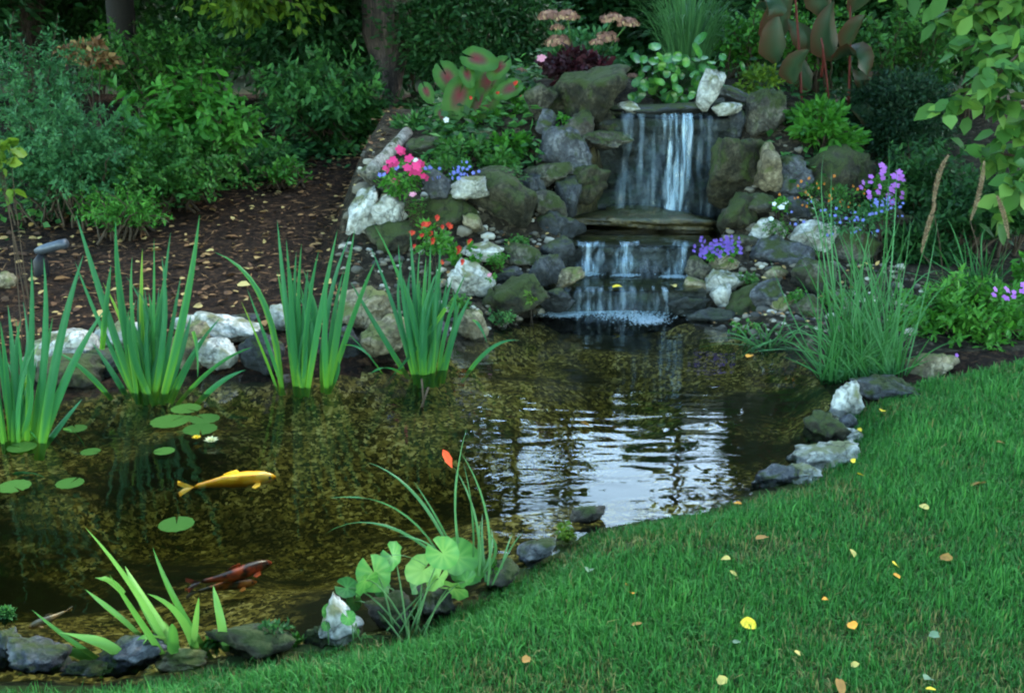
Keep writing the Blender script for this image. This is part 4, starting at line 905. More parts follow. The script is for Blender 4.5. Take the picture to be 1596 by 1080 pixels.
o = shrub('red_pansy', 722, 396, 56, 46, 6.25, 'lf_bright', .04, 'smaller red-flowered plant left of the flat white stone', 85, n=14, per=16, W=.02, stems=5, stem_r=.003, cat='flower')
flowers(o, 'red_petal', [(715, 390, 1.3), (732, 377, 1.1), (721, 409, .9), (689, 409, .7)], 6.2, .85, 5)
o = shrub('green_bedding_plant', 795, 228, 70, 46, 7.5, 'lf_bright', .06, 'bright green bedding plant left of the angular blue-grey boulder', 86, n=22, per=16, W=.028, stems=5, stem_r=.004, cat='plant', T=T_OV, TF=F_OV)
shrub('dark_bedding_plant', 725, 238, 110, 52, 7.4, 'lf_mid', .045, 'mid-green bedding plant in the middle of the upper left terrace', 87, n=40, per=26, W=.02, stems=5, stem_r=.004, cat='plant')
shrub('green_bedding_plant', 760, 192, 80, 36, 7.9, 'lf_bright', .06, 'green foliage under the caladium leaves', 88, n=24, per=18, W=.026, stems=4, stem_r=.004, cat='plant')
o = shrub('green_bedding_plant', 812, 155, 36, 56, 7.9, 'lf_bright', .05, 'small green plant with red flower left of the moss-topped rock', 89, n=14, per=16, W=.026, stems=4, stem_r=.004, cat='plant')
flowers(o, 'red_petal', [(804, 130, 1.3), (813, 151, .7), (776, 145, .8), (734, 153, .7)], 7.8, .8, 6)
shrub('green_sprig', 875, 190, 26, 24, 7.55, 'lf_bright', .035, 'small green sprig below the big lip boulder', 90, n=7, per=9, W=.024, stems=2, stem_r=.003, cat='sprig')
shrub('green_sprig', 829, 464, 20, 14, 5.98, 'lf_yellow', .03, 'bright green sprig on the low mossy rock at the water', 91, n=5, per=7, W=.02, stems=2, stem_r=.002, cat='sprig')
for q_, (u, v, w, h, Y, mt, lab) in enumerate([(806, 376, 40, 22, 6.6, 'lf_mid', 'green trailing plant at the foot of the tall mossy boulder'), (775, 402, 34, 22, 6.35, 'lf_bright', 'light green trailing plant right of the flat white stone'),
    (1168, 432, 36, 20, 6.35, 'lf_mid', 'trailing plant spilling over the bright white jagged rock'), (1240, 462, 44, 30, 6.1, 'lf_bright', 'leafy trailing plant between cream stone and reed edge'), (1305, 462, 60, 40, 6.1, 'lf_mid', 'green plant among the rocks behind the reeds'),
    (648, 312, 40, 22, 6.7, 'lf_bright', 'trailing plant hanging below the pink flowers'), (1212, 350, 50, 26, 6.85, 'lf_mid', 'trailing plant under the white flowers'), (800, 262, 44, 22, 7.0, 'lf_cover', 'trailing plant left of the low grey-brown rock'),
    (715, 475, 50, 40, 5.95, 'lf_bright', 'grassy plant below the pale fissured rock'), (780, 492, 60, 22, 5.95, 'lf_cover', 'dark creeping plant at the water by the low mossy rock'), (1175, 510, 80, 30, 5.85, 'lf_bright', 'bright creeping plant on the waterline left of the reeds')]):
    spray('trailing_plant', u, v, w, h, Y, mt, .035, lab, 600+q_, W=.016, nb=22, per=12, cat='plant', stem_r=.002, group='small plants spilling over the rockery', droop=.7)
# sedum with dusty pink heads, dark red coleus in front
b = at(905, 130, 8.5); b[2] = float(hz(b[0], b[1])); root = empty('sedum', b, 'sedum with dusty pink flower heads above the lip boulder', 'flower')
sb = MB(); HM = [head_mesh('dusty_pink', .085, 130, k) for k in range(3)]; r = np.random.default_rng(92)
for i, (u, v, s_) in enumerate([(856, 27, .95), (884, 28, 1.0), (871, 68, 1.15), (955, 32, 1.0), (978, 38, .9), (945, 62, 1.1), (850, 105, .5), (965, 110, .55), (985, 120, .5), (868, 45, .6), (812, 112, .5), (930, 68, .6)]):
    p = at(u, v, 8.4 + r.uniform(-.1, .1)); child_copy(HM[i % 3], 'flower_head', root, p, (0, 0, r.uniform(0, 6)), s_)
    tube(sb, curve3(b + np.array([r.normal()*.08, r.normal()*.05, -.03]), (b+p)/2+np.array([0, .05, .05]), p, 7), .006, 5)
sb.build('stems', M['stem'], root); fb = MB(); crown(fb, at(912, 84, 8.55), (.42, .25, .22), 30, 22, .07, .035, r, T_OV, F_OV); fb.build('foliage', M['lf_blue'], root)
o = shrub('coleus', 893, 104, 108, 48, 8.15, 'coleus', .065, 'dark red coleus between sedum heads and lip boulder', 93, n=34, per=26, W=.04, stems=5, stem_r=.004, cat='plant', T=T_OV, TF=F_OV)
flowers(o, 'pale_pink_petal', [(844, 94, 1.4)], 7.95, 1.1, 7)
o = shrub('dark_bedding_plant', 650, 200, 90, 50, 8.3, 'lf_cover', .06, 'dark low plant at the back corner of the upper left terrace', 110, n=34, per=26, W=.03, stems=5, stem_r=.004, cat='plant')
shrub('dark_bedding_plant', 705, 215, 80, 44, 7.8, 'lf_mid', .05, 'low plant with reddish tips left of the pinkish tan stone', 111, n=30, per=24, W=.02, stems=5, stem_r=.004, cat='plant')
shrub('green_bedding_plant', 780, 250, 60, 34, 7.25, 'lf_mid', .05, 'low green plant above the low brown mossy rock', 112, n=18, per=18, W=.024, stems=5, stem_r=.004, cat='plant')
shrub('shade_plant', 1215, 205, 70, 60, 7.9, 'lf_mid', .06, 'shaded green plant between squarish boulder and whorled shrub', 113, n=26, per=24, W=.03, stems=5, stem_r=.004, cat='plant')
shrub('shade_plant', 1400, 300, 110, 90, 7.6, 'lf_dark', .06, 'dark shaded plant right of the round mossy boulder', 114, n=40, per=34, W=.03, stems=5, stem_r=.004, cat='plant')
spray('shadow_bush', 1440, 290, 170, 150, 7.6, 'lf_dark', .07, 'deep shaded bush between round mossy boulder and tan plumes', 116, W=.03, nb=110, per=46)
shrub('shadow_bush', 1440, 400, 130, 130, 6.9, 'lf_dark', .06, 'deep shaded bush right of the mauve phlox', 115, W=.028, n=70, per=60)
shrub('small_viola', 697, 195, 14, 18, 7.7, 'lf_mid', .03, 'single pale violet flower below the caladium', 94, n=5, per=7, W=.014, stems=2, stem_r=.002, cat='flower')
flowers(o, 'white_petal', [(696, 187, 1)], 7.6, 1, 8)
# right flank flowers
o = shrub('violet_aster', 1126, 396, 74, 24, 6.55, 'lf_bright', .03, 'violet aster cushion right of the middle cascade', 95, n=18, per=16, W=.014, stems=4, stem_r=.003, cat='flower')
flowers(o, 'violet_petal', rs(1103, 386, 22, 14, 14, 96) + rs(1140, 384, 24, 14, 20, 97), 6.45, .62, 9)
o = shrub('white_impatiens', 1214, 326, 36, 34, 6.95, 'lf_bright', .035, 'white-flowered plant on the right flank of the rockery', 98, n=9, per=12, W=.02, stems=3, stem_r=.003, cat='flower')
flowers(o, 'white_petal', [(1224, 314, 1.2), (1219, 322, 1.2), (1207, 318, .8), (1203, 341, .9)], 6.88, .9, 10)
o = shrub('orange_tagetes', 1285, 312, 110, 54, 7.15, 'lf_mid', .03, 'orange-flowered plant in front of the round mossy boulder', 99, n=30, per=24, W=.012, stems=6, stem_r=.003, cat='flower')
flowers(o, 'orange_petal', rs(1285, 304, 70, 30, 34, 100), 7.02, .42, 11)
o = shrub('mauve_phlox', 1380, 305, 80, 80, 6.9, 'lf_mid', .045, 'mauve phlox standing behind the tall reeds', 101, n=26, per=18, W=.016, stems=9, stem_r=.004, cat='flower')
flowers(o, 'mauve_petal', [(1372, 261, 1.1), (1355, 276, 1), (1374, 274, 1), (1393, 277, 1.6), (1399, 272, 1.2), (1346, 287, 1), (1372, 294, 1.1), (1390, 297, 1.7), (1388, 307, 1.5), (1354, 303, 1), (1407, 275, .9), (1407, 303, .9), (1378, 262, .8)], 6.8, .95, 12)
o = shrub('blue_catmint', 1345, 340, 140, 56, 6.75, 'lf_blue', .035, 'hazy blue catmint at the foot of the mauve phlox', 102, n=30, per=20, W=.014, stems=6, stem_r=.003, cat='flower')
flowers(o, 'blue_petal', rs(1330, 335, 90, 30, 26, 103) + rs(1370, 320, 30, 24, 10, 104), 6.62, .5, 13)
o = shrub('pink_cosmos', 1560, 462, 70, 30, 5.5, 'lf_bright', .04, 'mauve flowers on top of the right mounded shrub', 105, n=12, per=12, W=.014, stems=4, stem_r=.003, cat='flower')
flowers(o, 'mauve_petal', [(1572, 454, 1.3), (1552, 453, .9), (1592, 446, 1), (1580, 458, .8), (1490, 555, .6)], 5.3, .9, 14)
o = shrub('pink_dianthus', 765, 432, 14, 14, 6.1, 'lf_bright', .025, 'single pink flower by the pale fissured rock', 106, n=4, per=6, W=.012, stems=2, stem_r=.002, cat='flower')
flowers(o, 'pale_pink_petal', [(763, 430, .8)], 6.02, .8, 15)
# ------------------------------------------------------------ iris clumps and reeds in the water
def blade_clump(name, base, blades, Y, w, mat, label, seed, cat='iris', extra=0, ex=(.1, .75, 60), sink=.16, group=None, fold=.28, tones=(.3, .8), pale_base=True):
    """blades: (u tip, v tip[, u base, v base[, bend in px sideways, bend px up[, width factor]]])"""
    r = np.random.default_rng(seed); mb = MB(); bl = list(blades)
    for _ in range(extra):
        a = r.normal(0, .5); l = r.uniform(.55, 1.0)*ex[1]
        bl.append((base[0] + a*ex[2]*l*2.2, base[1] - l*ex[0], base[0] + r.normal()*ex[2]*.18, base[1] + r.uniform(-6, 2)))
    for q in bl:
        ub, vb = (q[2], q[3]) if len(q) > 3 else (base[0]+r.normal()*10, base[1])
        bx, by = (q[4], q[5]) if len(q) > 5 else (r.normal()*9, r.uniform(0, 8)); wf = q[6] if len(q) > 6 else r.uniform(.8, 1.15)
        Yb = Y + r.uniform(-.06, .06); Yt = Yb + r.uniform(-.14, .14)
        p0 = at(ub, vb, Yb); p2 = at(q[0], q[1], Yt); mid = at((ub+q[0])/2+bx, (vb+q[1])/2-by, (Yb+Yt)/2 - .03)
        p1 = 2*mid - .5*(p0+p2)
        d = unit(p1-p0); p0 = p0 - np.array([d[0]*.3, d[1]*.3, 1])*sink*.5
        t = np.linspace(0, 1, 10); tone = r.uniform(*tones)
        rn = np.clip(.25+.75*tone*S(t, .0, .45), 0, 1) if pale_base else np.full(10, tone)  # blades run from yellow-green at the base to greener above
        if pale_base and r.random() < .035: rn = np.clip(.14 + .2*t[::-1], 0, 1)
        e_ = r.uniform(.06, .16); strip(mb, p0, p1, p2, w*wf, 10, fold=fold, side=np.array([1, r.normal()*.5, 0]), rnd=np.clip(np.stack([rn-e_, rn+e_, rn-e_*.3], -1), 0, 1), tipshape=2.6, basew=.8)
    return tag(mb.build(name, M[mat]), label, cat, group)
gI = 'iris clumps along the far left bank'
W0 = .030
blade_clump('iris_clump', (25, 682), [(12, 475, 20, 682), (49, 403, 40, 660), (68, 402, 50, 680), (130, 397, 60, 690, -6, 4, 1.3), (165, 480, 55, 690, -6, 8, 1.3), (24, 496, 30, 680), (-30, 440, 0, 680), (-12, 520, 5, 680), (60, 690, 10, 668, 5, 16, .8), (128, 622, 62, 680), (36, 470, 28, 680), (0, 500, 15, 680), (82, 495, 45, 680), (91, 760, 5, 722, 0, 12, .7), (134, 700, 100, 640, 2, 2, .6)], 4.25, W0, 'iris', 'leftmost iris clump, cut by the picture edge', 201, extra=14, ex=(210, .9, 24), group=gI)
blade_clump('iris_clump', (230, 607), [(118, 332, 208, 600, -2, -6, 1.25), (180, 342, 216, 606, -8, 0, 1.3), (240, 372, 232, 607), (266, 362, 240, 607), (311, 335, 250, 606, 6, -4, 1.4), (222, 388, 226, 607), (206, 400, 222, 607), (173, 413, 158, 520, 0, 0, .9), (117, 408, 206, 602, -6, 0), (143, 533, 198, 605, 0, 0), (88, 548, 175, 610, 0, 6, .8), (298, 490, 256, 604, 4, 0, 1.1), (343, 496, 262, 604, 0, 6, .8), (394, 541, 280, 608, 0, 8, .9), (384, 576, 305, 610, 0, 4, .9), (330, 512, 268, 606, 0, 3, .7), (196, 430, 222, 606), (252, 400, 236, 607), (160, 440, 210, 605), (282, 430, 246, 606), (308, 590, 300, 492, 4, 0, .6)], 4.85, W0, 'iris', 'second iris clump with an upright fan of blades', 202, extra=18, ex=(220, .85, 22), group=gI)
blade_clump('iris_clump', (468, 594), [(334, 393, 438, 592, 22, 34, 1.0), (376, 470, 430, 592, 2, -6, .7), (432, 343, 458, 594, -2, 0, 1.2), (446, 373, 460, 594, 0, 0, 1.1), (462, 392, 464, 594), (497, 390, 472, 594), (526, 358, 476, 594, -2, 0, 1.2), (546, 366, 500, 588, -14, 0, 1.1), (553, 358, 512, 590, 0, 0, 1.2), (586, 405, 514, 588, 4, 14, 1.0), (526, 562, 515, 588, 6, 2, .7), (480, 420, 468, 594), (510, 440, 506, 590), (536, 420, 510, 590), (580, 558, 537, 515, 0, 0, .6), (385, 450, 440, 592, 0, 0, .6), (450, 420, 462, 594, 0, 0, 1.1), (470, 380, 466, 594)], 4.95, W0, 'iris', 'third iris clump with one long arching blade', 203, extra=14, ex=(215, .85, 20), group=gI)
blade_clump('iris_clump', (660, 580), [(583, 350, 648, 575, 16, 0, 1.0), (578, 386, 646, 575, 4, 0, .9), (547, 440, 636, 575, -6, 4, 1.0), (621, 380, 650, 578), (639, 358, 655, 580), (655, 384, 658, 580), (671, 378, 660, 580), (686, 384, 664, 580), (697, 436, 672, 580), (727, 425, 682, 578), (597, 602, 690, 455, 4, -6, 1.0), (576, 583, 622, 562, 0, 4, .7), (811, 531, 722, 573, 0, 16, .8), (759, 535, 738, 476, 2, 0, .6), (640, 420, 652, 580), (705, 450, 676, 580), (716, 470, 684, 580), (664, 400, 660, 580), (650, 440, 654, 580), (735, 460, 690, 575), (535, 514, 590, 560, 0, 0, .5)], 5.15, W0*.92, 'iris', 'fourth iris clump beneath the red flowers', 204, extra=26, ex=(215, .85, 26), group=gI)
blade_clump('iris_clump', (262, 1030), [(133, 822, 268, 1030, 8, 2, 1.15), (195, 882, 290, 1030, -6, 4, 1.2), (238, 853, 332, 1030, -10, -4, .95), (332, 912, 348, 1004, 0, 0, .9), (170, 895, 262, 1035, -4, 0, 1.1), (133, 918, 222, 990, 0, 0, .6), (92, 985, 200, 1028, 6, 10, .9), (28, 1052, 160, 1045, 0, 38, .8), (200, 1035, 250, 985, -6, 14, .7), (230, 925, 305, 1020, 10, 12, .9), (310, 930, 300, 1000, 0, 0, .5), (148, 900, 190, 915, 0, 5, .5), (50, 950, 175, 1035, 0, -6, .5)], 2.72, .036, 'irisnear', 'yellow-green near iris with broad blades on the bank', 205, extra=2, ex=(120, .8, 30), tones=(.3, 1.0), sink=.05, pale_base=False)
# arching sedge with a red leaf caught in it
blade_clump('arching_sedge', (750, 890), [(503, 834, 690, 870, -6, 38, .9), (515, 776, 678, 850, 10, 26, 1.0), (572, 720, 700, 850, 6, 22, 1.0), (727, 668, 712, 850, -10, 0, 1.0), (645, 750, 705, 850, 2, 0, .7), (708, 728, 748, 900, 14, 6, .9), (712, 732, 715, 840, -4, 0, .7), (800, 830, 782, 880, 0, 6, .6), (715, 700, 760, 905, 20, 4, .9), (722, 720, 738, 870, 6, 0, .7), (815, 828, 768, 905, 0, 6, .6), (620, 835, 700, 870, 0, 10, .6), (752, 800, 757, 900), (590, 870, 680, 890, 0, 14, .6)], 2.98, .010, 'sedge', 'thin arching sedge between round leaves and lawn tip', 206, cat='sedge', extra=5, ex=(120, .7, 26), tones=(.4, 1.0), sink=.03, pale_base=False)
p = at(702, 718, 2.95)
mb = MB(); mb.inst(T_OV, F_OV, [at(690, 700, 2.95)], unit(at(710, 738, 2.93)-at(690, 700, 2.95))[None], unit(np.array([[.5, -.8, .3]])), .062, .026, np.array([.5]))
tag(mb.build('red_leaf', M['leaf_red']), 'red fallen leaf caught on the arching sedge', 'leaf')
# tall reeds at the right
r = np.random.default_rng(207); bl = [(1386, 215, 1348, 600, 10, 0, 1.0), (1296, 262, 1318, 600, -8, 0, 1), (1276, 298, 1312, 600), (1332, 278, 1322, 590, 0, 0, .8), (1244, 300, 1300, 590, 6, 90, .7), (1398, 250, 1368, 590, 6, 0, .9), (1487, 430, 1376, 580, -10, 60, .8), (1404, 420, 1372, 590), (1214, 512, 1300, 600, 18, 40, .9), (1150, 560, 1290, 600, 10, 50, .6), (1435, 480, 1372, 590, 0, 12, .9), (1440, 360, 1376, 590, -14, 20, .7), (1262, 350, 1308, 600), (1284, 240, 1330, 590, -20, 40, .6), (1240, 430, 1300, 600, 0, 30, .8), (1420, 330, 1366, 590, 10, 0, .7), (1300, 600, 1280, 540, 0, 0, .6)]
bl += [(r.normal(1342, 62), 420 + 140*r.random()**.8 - 110*(r.random() < .2), r.uniform(1280, 1405), r.uniform(575, 605), r.normal()*8, r.uniform(0, 22), r.uniform(.5, 1)) for _ in range(260)]
blade_clump('tall_reeds', (1335, 600), bl + [(r.normal(1340, 50), r.uniform(500, 570), r.uniform(1280, 1405), 600, 0, r.uniform(0, 10), r.uniform(.7, 1.1)) for _ in range(110)], 5.05, .010, 'reed', 'tall blue-green reeds at the right water edge', 208, cat='reeds', tones=(.1, 1), sink=.08, pale_base=False)
# drooping sedge tuft left of the reeds
bl = [(1120, 520, 1190, 545, 0, 10, .8), (1145, 560, 1195, 535, -10, 10, .7), (1170, 500, 1195, 545), (1225, 490, 1200, 545), (1250, 515, 1205, 545, 0, 10)] + [(r.normal(1195, 34), r.uniform(500, 570), r.normal(1200, 16), 542, 0, r.uniform(4, 18), r.uniform(.5, .9)) for _ in range(40)]
blade_clump('sedge_tuft', (1200, 545), bl, 5.6, .012, 'sedge', 'low sedge tuft drooping over the water left of the reeds', 209, cat='sedge', tones=(.1, .7), sink=.05, pale_base=False)
# fountain grass with cat-tail plumes
r = np.random.default_rng(210); b = at(1530, 470, 6.2); b[2] = float(hz(b[0], b[1]))
root = empty('fountain_grass', b, 'fountain grass with drooping tan plumes in front of the dark bush', 'grass')
gb = MB()
for q in [(1552, 358, 1540, 470, -16, 40), (1568, 380, 1545, 470, 8, 20), (1524, 380, 1520, 480, 0, 0), (1475, 340, 1515, 470, 0, 20), (1600, 400, 1550, 470, 0, 20), (1500, 350, 1530, 470, 0, 0), (1440, 380, 1500, 480, 0, 30)] + [(r.normal(1525, 50), r.uniform(370, 440), r.normal(1528, 14), 475, 0, r.uniform(0, 16)) for _ in range(50)]:
    p0, p2 = at(q[2], q[3], 6.2), at(q[0], q[1], 6.1+r.normal()*.1); m_ = at((q[0]+q[2])/2+q[4], (q[1]+q[3])/2-q[5], 6.15)
    strip(gb, p0, 2*m_-.5*(p0+p2), p2, .010, 8, side=np.array([1, r.normal()*.4, 0]), rnd=r.uniform(.2, .9))
gb.build('blades', M['reed'], root)
M['plume'] = leafmat('plume_bristle', [(.10, .06, .04), (.26, .17, .10), (.42, .32, .20)], rough=.8, transl=.2)
for (a, b_, c_, s0) in [((1478, 243), (1458, 270), (1454, 330), (1470, 450)), ((1534, 252), (1530, 300), (1512, 345), (1535, 470)), ((1554, 306), (1566, 330), (1572, 372), (1545, 460)), ((1458, 318), (1446, 350), (1436, 395), (1480, 470))]:
    P = curve3(at(*a, 6.05), at(*b_, 6.05), at(*c_, 6.08), 40); pb = MB(); N_ = 700
    k = r.integers(0, 39, N_); f = r.random(N_)[:, None]; pos = P[k]*(1-f)+P[k+1]*f; ax = unit(P[k]-P[k+1]); o_ = unit(np.cross(ax, r.normal(size=(N_, 3))))
    prof = np.sin(np.pi*np.clip((k+.8)/41, .05, 1))**.5
    pb.inst(T_DIA, F_DIA, pos, unit(o_*.8+ax*.7), unit(np.cross(o_, ax)), .022*prof, .003, r.random(N_))
    pl = pb.build('plume', M['plume'], root)
    sb = MB(); tube(sb, curve3(at(*c_, 6.08), at((c_[0]+s0[0])/2+6, (c_[1]+s0[1])/2-10, 6.12), at(*s0, 6.2), 8), .003, 5); sb.build('stalk', M['twig'], root)

# round-leaved marginal plant on the near bank
b = on_z(640, 975, .03)
TW, FW = disc_tmpl(18, True, .10, .05, 24, .12)
leafy('round_leaved_plant', 'round-leaved pale green plant at the near water edge', 'water plant',
      [(583, 893, 1.2, 20), (612, 868, 1.05, 50), (660, 888, 1.15, -20), (690, 862, 1.1, 40), (712, 868, 1.35, 60), (726, 886, 1.15, 75), (706, 916, 1.0, 80), (540, 916, .75, 60), (552, 938, .55, 0), (634, 956, .8, 0), (655, 904, .9, 10), (596, 914, .7, 30), (570, 905, .9, -30), (684, 900, .9, 0), (726, 905, .8, 50)],
      2.92, 'pond_plant', b, 211, .088, T=TW, TF=FW, face_=(-.1, -.6, .7), jitter=.38, stem_r=.003)
b = on_z(535, 985, .03)
leafy('round_leaved_seedling', 'small round-leaved seedling around the white speckled stone', 'water plant', [(515, 953, .9), (543, 963, .8), (572, 1003, .9), (560, 1012, .5), (555, 985, .5), (508, 975, .5)], 2.77, 'pond_plant', b, 212, .055, T=TW, TF=FW, stem_r=.002)
def bank_weed(u, v, w, h, Y, label, seed, mat='lf_bright', L=.022):
    return shrub('bank_weed', u, v, w, h, Y, mat, L, label, seed, n=12, per=14, W=L*.5, stems=5, stem_r=.0015, cat='weed', group='small weeds along the near bank')
bank_weed(425, 985, 60, 34, 2.72, 'feathery weed at the back of the wide lichened stone', 221, 'lf_cover')
bank_weed(470, 1008, 60, 30, 2.74, 'low weed left of the white speckled stone', 222)
bank_weed(880, 828, 30, 26, 3.36, 'bright weed on the lawn tip by the water', 223, 'lf_yellow')
bank_weed(335, 1000, 30, 24, 2.74, 'little weed between near iris and lichened stone', 224)
bank_weed(765, 885, 40, 30, 3.1, 'low weed at the foot of the arching sedge', 225)
bank_weed(10, 958, 16, 26, 2.85, 'pink and green sprig at the left picture edge', 226, 'lf_cover')

# ------------------------------------------------------------ lily pads, flowers, koi, floating leaves
def pad_mesh(seed):
    T, TF = disc_tmpl(26, True, .012, .006, 10); r = np.random.default_rng(seed); mb = MB()
    mb.inst(T, TF, [(0, 0, 0)], np.array([[0, 1.0, 0]]), np.array([[0, 0, 1.0]]), 1.0, 1.0, np.array([r.uniform(.25, .8)])); return mb.mesh('lily_pad', M['pad'], (0, 0, 0))
PM = [pad_mesh(k) for k in range(4)]
for i, (u, v, w, yaw, label) in enumerate([
    (290, 637, 46, 1.0, 'topmost lily pad of the cluster by the second iris'), (264, 657, 58, 2.5, 'broad dull lily pad at the left of the pad cluster'), (319, 653, 46, 4.0, 'bright lily pad at the right of the pad cluster'),
    (312, 669, 52, .3, 'lily pad just above the white water-lily bud'), (288, 653, 30, 2.0, 'small yellowish lily pad in the middle of the pad cluster'), (256, 703, 32, 5.0, 'small lily pad below the pad cluster'), (275, 817, 54, 3.4, 'lone green lily pad in the middle of the pond'),
    (141, 704, 30, 1.5, 'small yellow-green lily pad by the leftmost iris'), (34, 697, 44, 4.4, 'lily pad at the foot of the leftmost iris'), (22, 758, 50, .8, 'lily pad below the leftmost iris at the picture edge'), (109, 753, 42, 2.9, 'dull lily pad between leftmost iris and yellow koi'),
    (118, 668, 34, 3.7, 'dark lily pad just right of the leftmost iris')]):
    p = on_z(u, v, .006 + .0025*(i % 4)); me = PM[i % 4]; s_ = w*math.hypot(p[1], CAM_H)/F_PX
    o = bpy.data.objects.new('lily_pad', me); COL.objects.link(o); o.location = p; o.rotation_euler = (0, 0, yaw); o.scale = (s_, s_*1.0, s_)
    tag(o, label, 'lily pad', 'lily pads on the pond')
def lily(u, v, R, mat, label, seed):
    r = np.random.default_rng(seed); mb = MB(); c = on_z(u, v+R*F_PX/5.2, .0)
    for ring, (n, tilt, s_) in enumerate([(7, .5, 1.0), (6, .95, .85), (5, 1.3, .7)]):
        for k in range(n):
            a = 2*math.pi*(k+.5*ring)/n; d = np.array([math.cos(a)*math.cos(tilt), math.sin(a)*math.cos(tilt), math.sin(tilt)])
            mb.inst(T_OV, F_OV, [c+np.array([0, 0, .012])], d[None], (np.array([-math.cos(a)*math.sin(tilt), -math.sin(a)*math.sin(tilt), math.cos(tilt)]))[None], R*1.5*s_, R*.75, np.array([r.uniform(.5, 1)]))
    tag(mb.build('water_lily', M[mat]), label, 'water lily')
lily(330, 686, .024, 'cream_petal', 'white water-lily bud beside the pad cluster', 1)
lily(307, 683, .015, 'leaf_yellow', 'small yellow water-lily bud left of the white one', 2)

def koimat(name, a, b, c):
    m, nt, N, L, P = newmat(name)
    tc = N.new('ShaderNodeTexCoord'); n = N.new('ShaderNodeTexNoise'); n.inputs['Scale'].default_value = 14; n.inputs['Detail'].default_value = 3
    L.new(tc.outputs['Object'], n.inputs['Vector']); r = ramp(N, [(.42, a), (.5, b), (.58, c)]); L.new(n.outputs[0], r.inputs['Fac'])
    L.new(r.outputs['Color'], P.inputs['Base Color']); P.inputs['Roughness'].default_value = .3; return m
M['koi_yellow'] = koimat('yellow_koi', (.90, .36, .01), (.95, .44, .015), (.95, .52, .05)); M['koi_red'] = koimat('red_koi', (.05, .02, .016), (.32, .055, .022), (.58, .10, .03))
M['koi_orange'] = koimat('orange_koi', (.06, .05, .03), (.45, .13, .03), (.55, .2, .05)); M['koi_pale'] = koimat('pale_koi', (.12, .11, .08), (.25, .18, .09), (.40, .22, .08))
M['eye'] = flatmat('fish_eye', (.01, .01, .01), .2)
def koi(tail, head, z, mat, label, bend=.03, fat=1.0, fins=None):
    p0, p1 = on_z(*tail, z), on_z(*head, z); Lk = np.linalg.norm(p1-p0); ax = unit(p1-p0); sx = np.array([-ax[1], ax[0], 0])
    root = empty('koi', (p0+p1)/2 - np.array([0, 0, .05*fat]), label, 'koi fish')
    t = np.linspace(0, 1, 26); k = 14; th = np.linspace(0, 2*math.pi, k, endpoint=False)
    prof = np.interp(t, [0, .04, .12, .25, .45, .65, .8, .9, .96, 1], [.010, .022, .026, .038, .060, .068, .062, .048, .03, .008])*fat*Lk/.40
    c = p0[None] + ax[None]*(t[:, None]*Lk*.84 + Lk*.16) + sx[None]*(np.sin(t*math.pi*1.4)*bend*Lk)[:, None]
    V = c[:, None] + prof[:, None, None]*(.72*np.cos(th)[None, :, None]*sx + 1.0*np.sin(th)[None, :, None]*np.array([0, 0, 1.0]))
    V = V.reshape(-1, 3); f = [(i*k+j, i*k+(j+1) % k, (i+1)*k+(j+1) % k, (i+1)*k+j) for i in range(25) for j in range(k)]
    mb = MB(); mb.add(V, f + [tuple(range(k))[::-1], tuple(25*k+j for j in range(k))]); mb.build('body', M[mat], root)
    up = np.array([0, 0, 1.0])
    def fin(name, base, dirs, mt=mat):
        fb = MB(); n = len(dirs); A = np.array([base + d for d in dirs]); Vf = np.concatenate([[base], A]); off = unit(np.cross(dirs[0], dirs[-1]))*.0012
        fb.add(np.concatenate([Vf+off, Vf-off]), [(0, i+1, i+2) for i in range(n-1)] + [(n+1, n+3+i, n+2+i) for i in range(n-1)] + [(0, 1, n+2, n+1), (n, 0, n+1, 2*n+1)] + [(i+2, i+1, n+2+i, n+3+i) for i in range(n-1)]); fb.build(name, M[mt], root, smooth=False)
    s_ = Lk*.18
    fin('tail_fin', c[0], [-ax*s_*.9+up*s_*.42+sx*s_*.25, -ax*s_*.95+up*s_*.2+sx*s_*.15, -ax*s_*.6+sx*s_*.05, -ax*s_*.95-up*s_*.18-sx*s_*.1, -ax*s_*.9-up*s_*.4-sx*s_*.22])
    db = c[14]+up*prof[14]*.95
    fin('dorsal_fin', db, [ax*s_*.05, -ax*s_*.15+up*s_*.22, -ax*s_*.6+up*s_*.14, -ax*s_*.95+up*s_*.02])
    for sg in (-1, 1):
        fin('pectoral_fin', c[20]+sx*sg*prof[20]*.6-up*prof[20]*.4, [sx*sg*s_*.5-ax*s_*.1, sx*sg*s_*.55-ax*s_*.4-up*s_*.1, sx*sg*s_*.3-ax*s_*.55-up*s_*.1, -ax*s_*.25])
        eb = MB(); eb.add(ICO2[0]*.006*Lk/.4 + c[23]+sx*sg*prof[23]*.66+up*prof[23]*.25, ICO2[1]); eb.build('eye', M['eye'], root)
    return root
koi((279, 762), (429, 741), -.022, 'koi_yellow', 'golden yellow koi swimming right in mid pond', .035, .52)
koi((292, 912), (425, 878), -.13, 'koi_red', 'dark-backed red koi swimming right behind the near iris', -.03, .52)
koi((290, 925), (400, 905), -.17, 'koi_orange', 'dim orange koi swimming below the dark-backed red koi', .03, .48)
koi((112, 948), (45, 978), -.11, 'koi_pale', 'pale dull orange koi near the left end of the near bank', .02, .6)
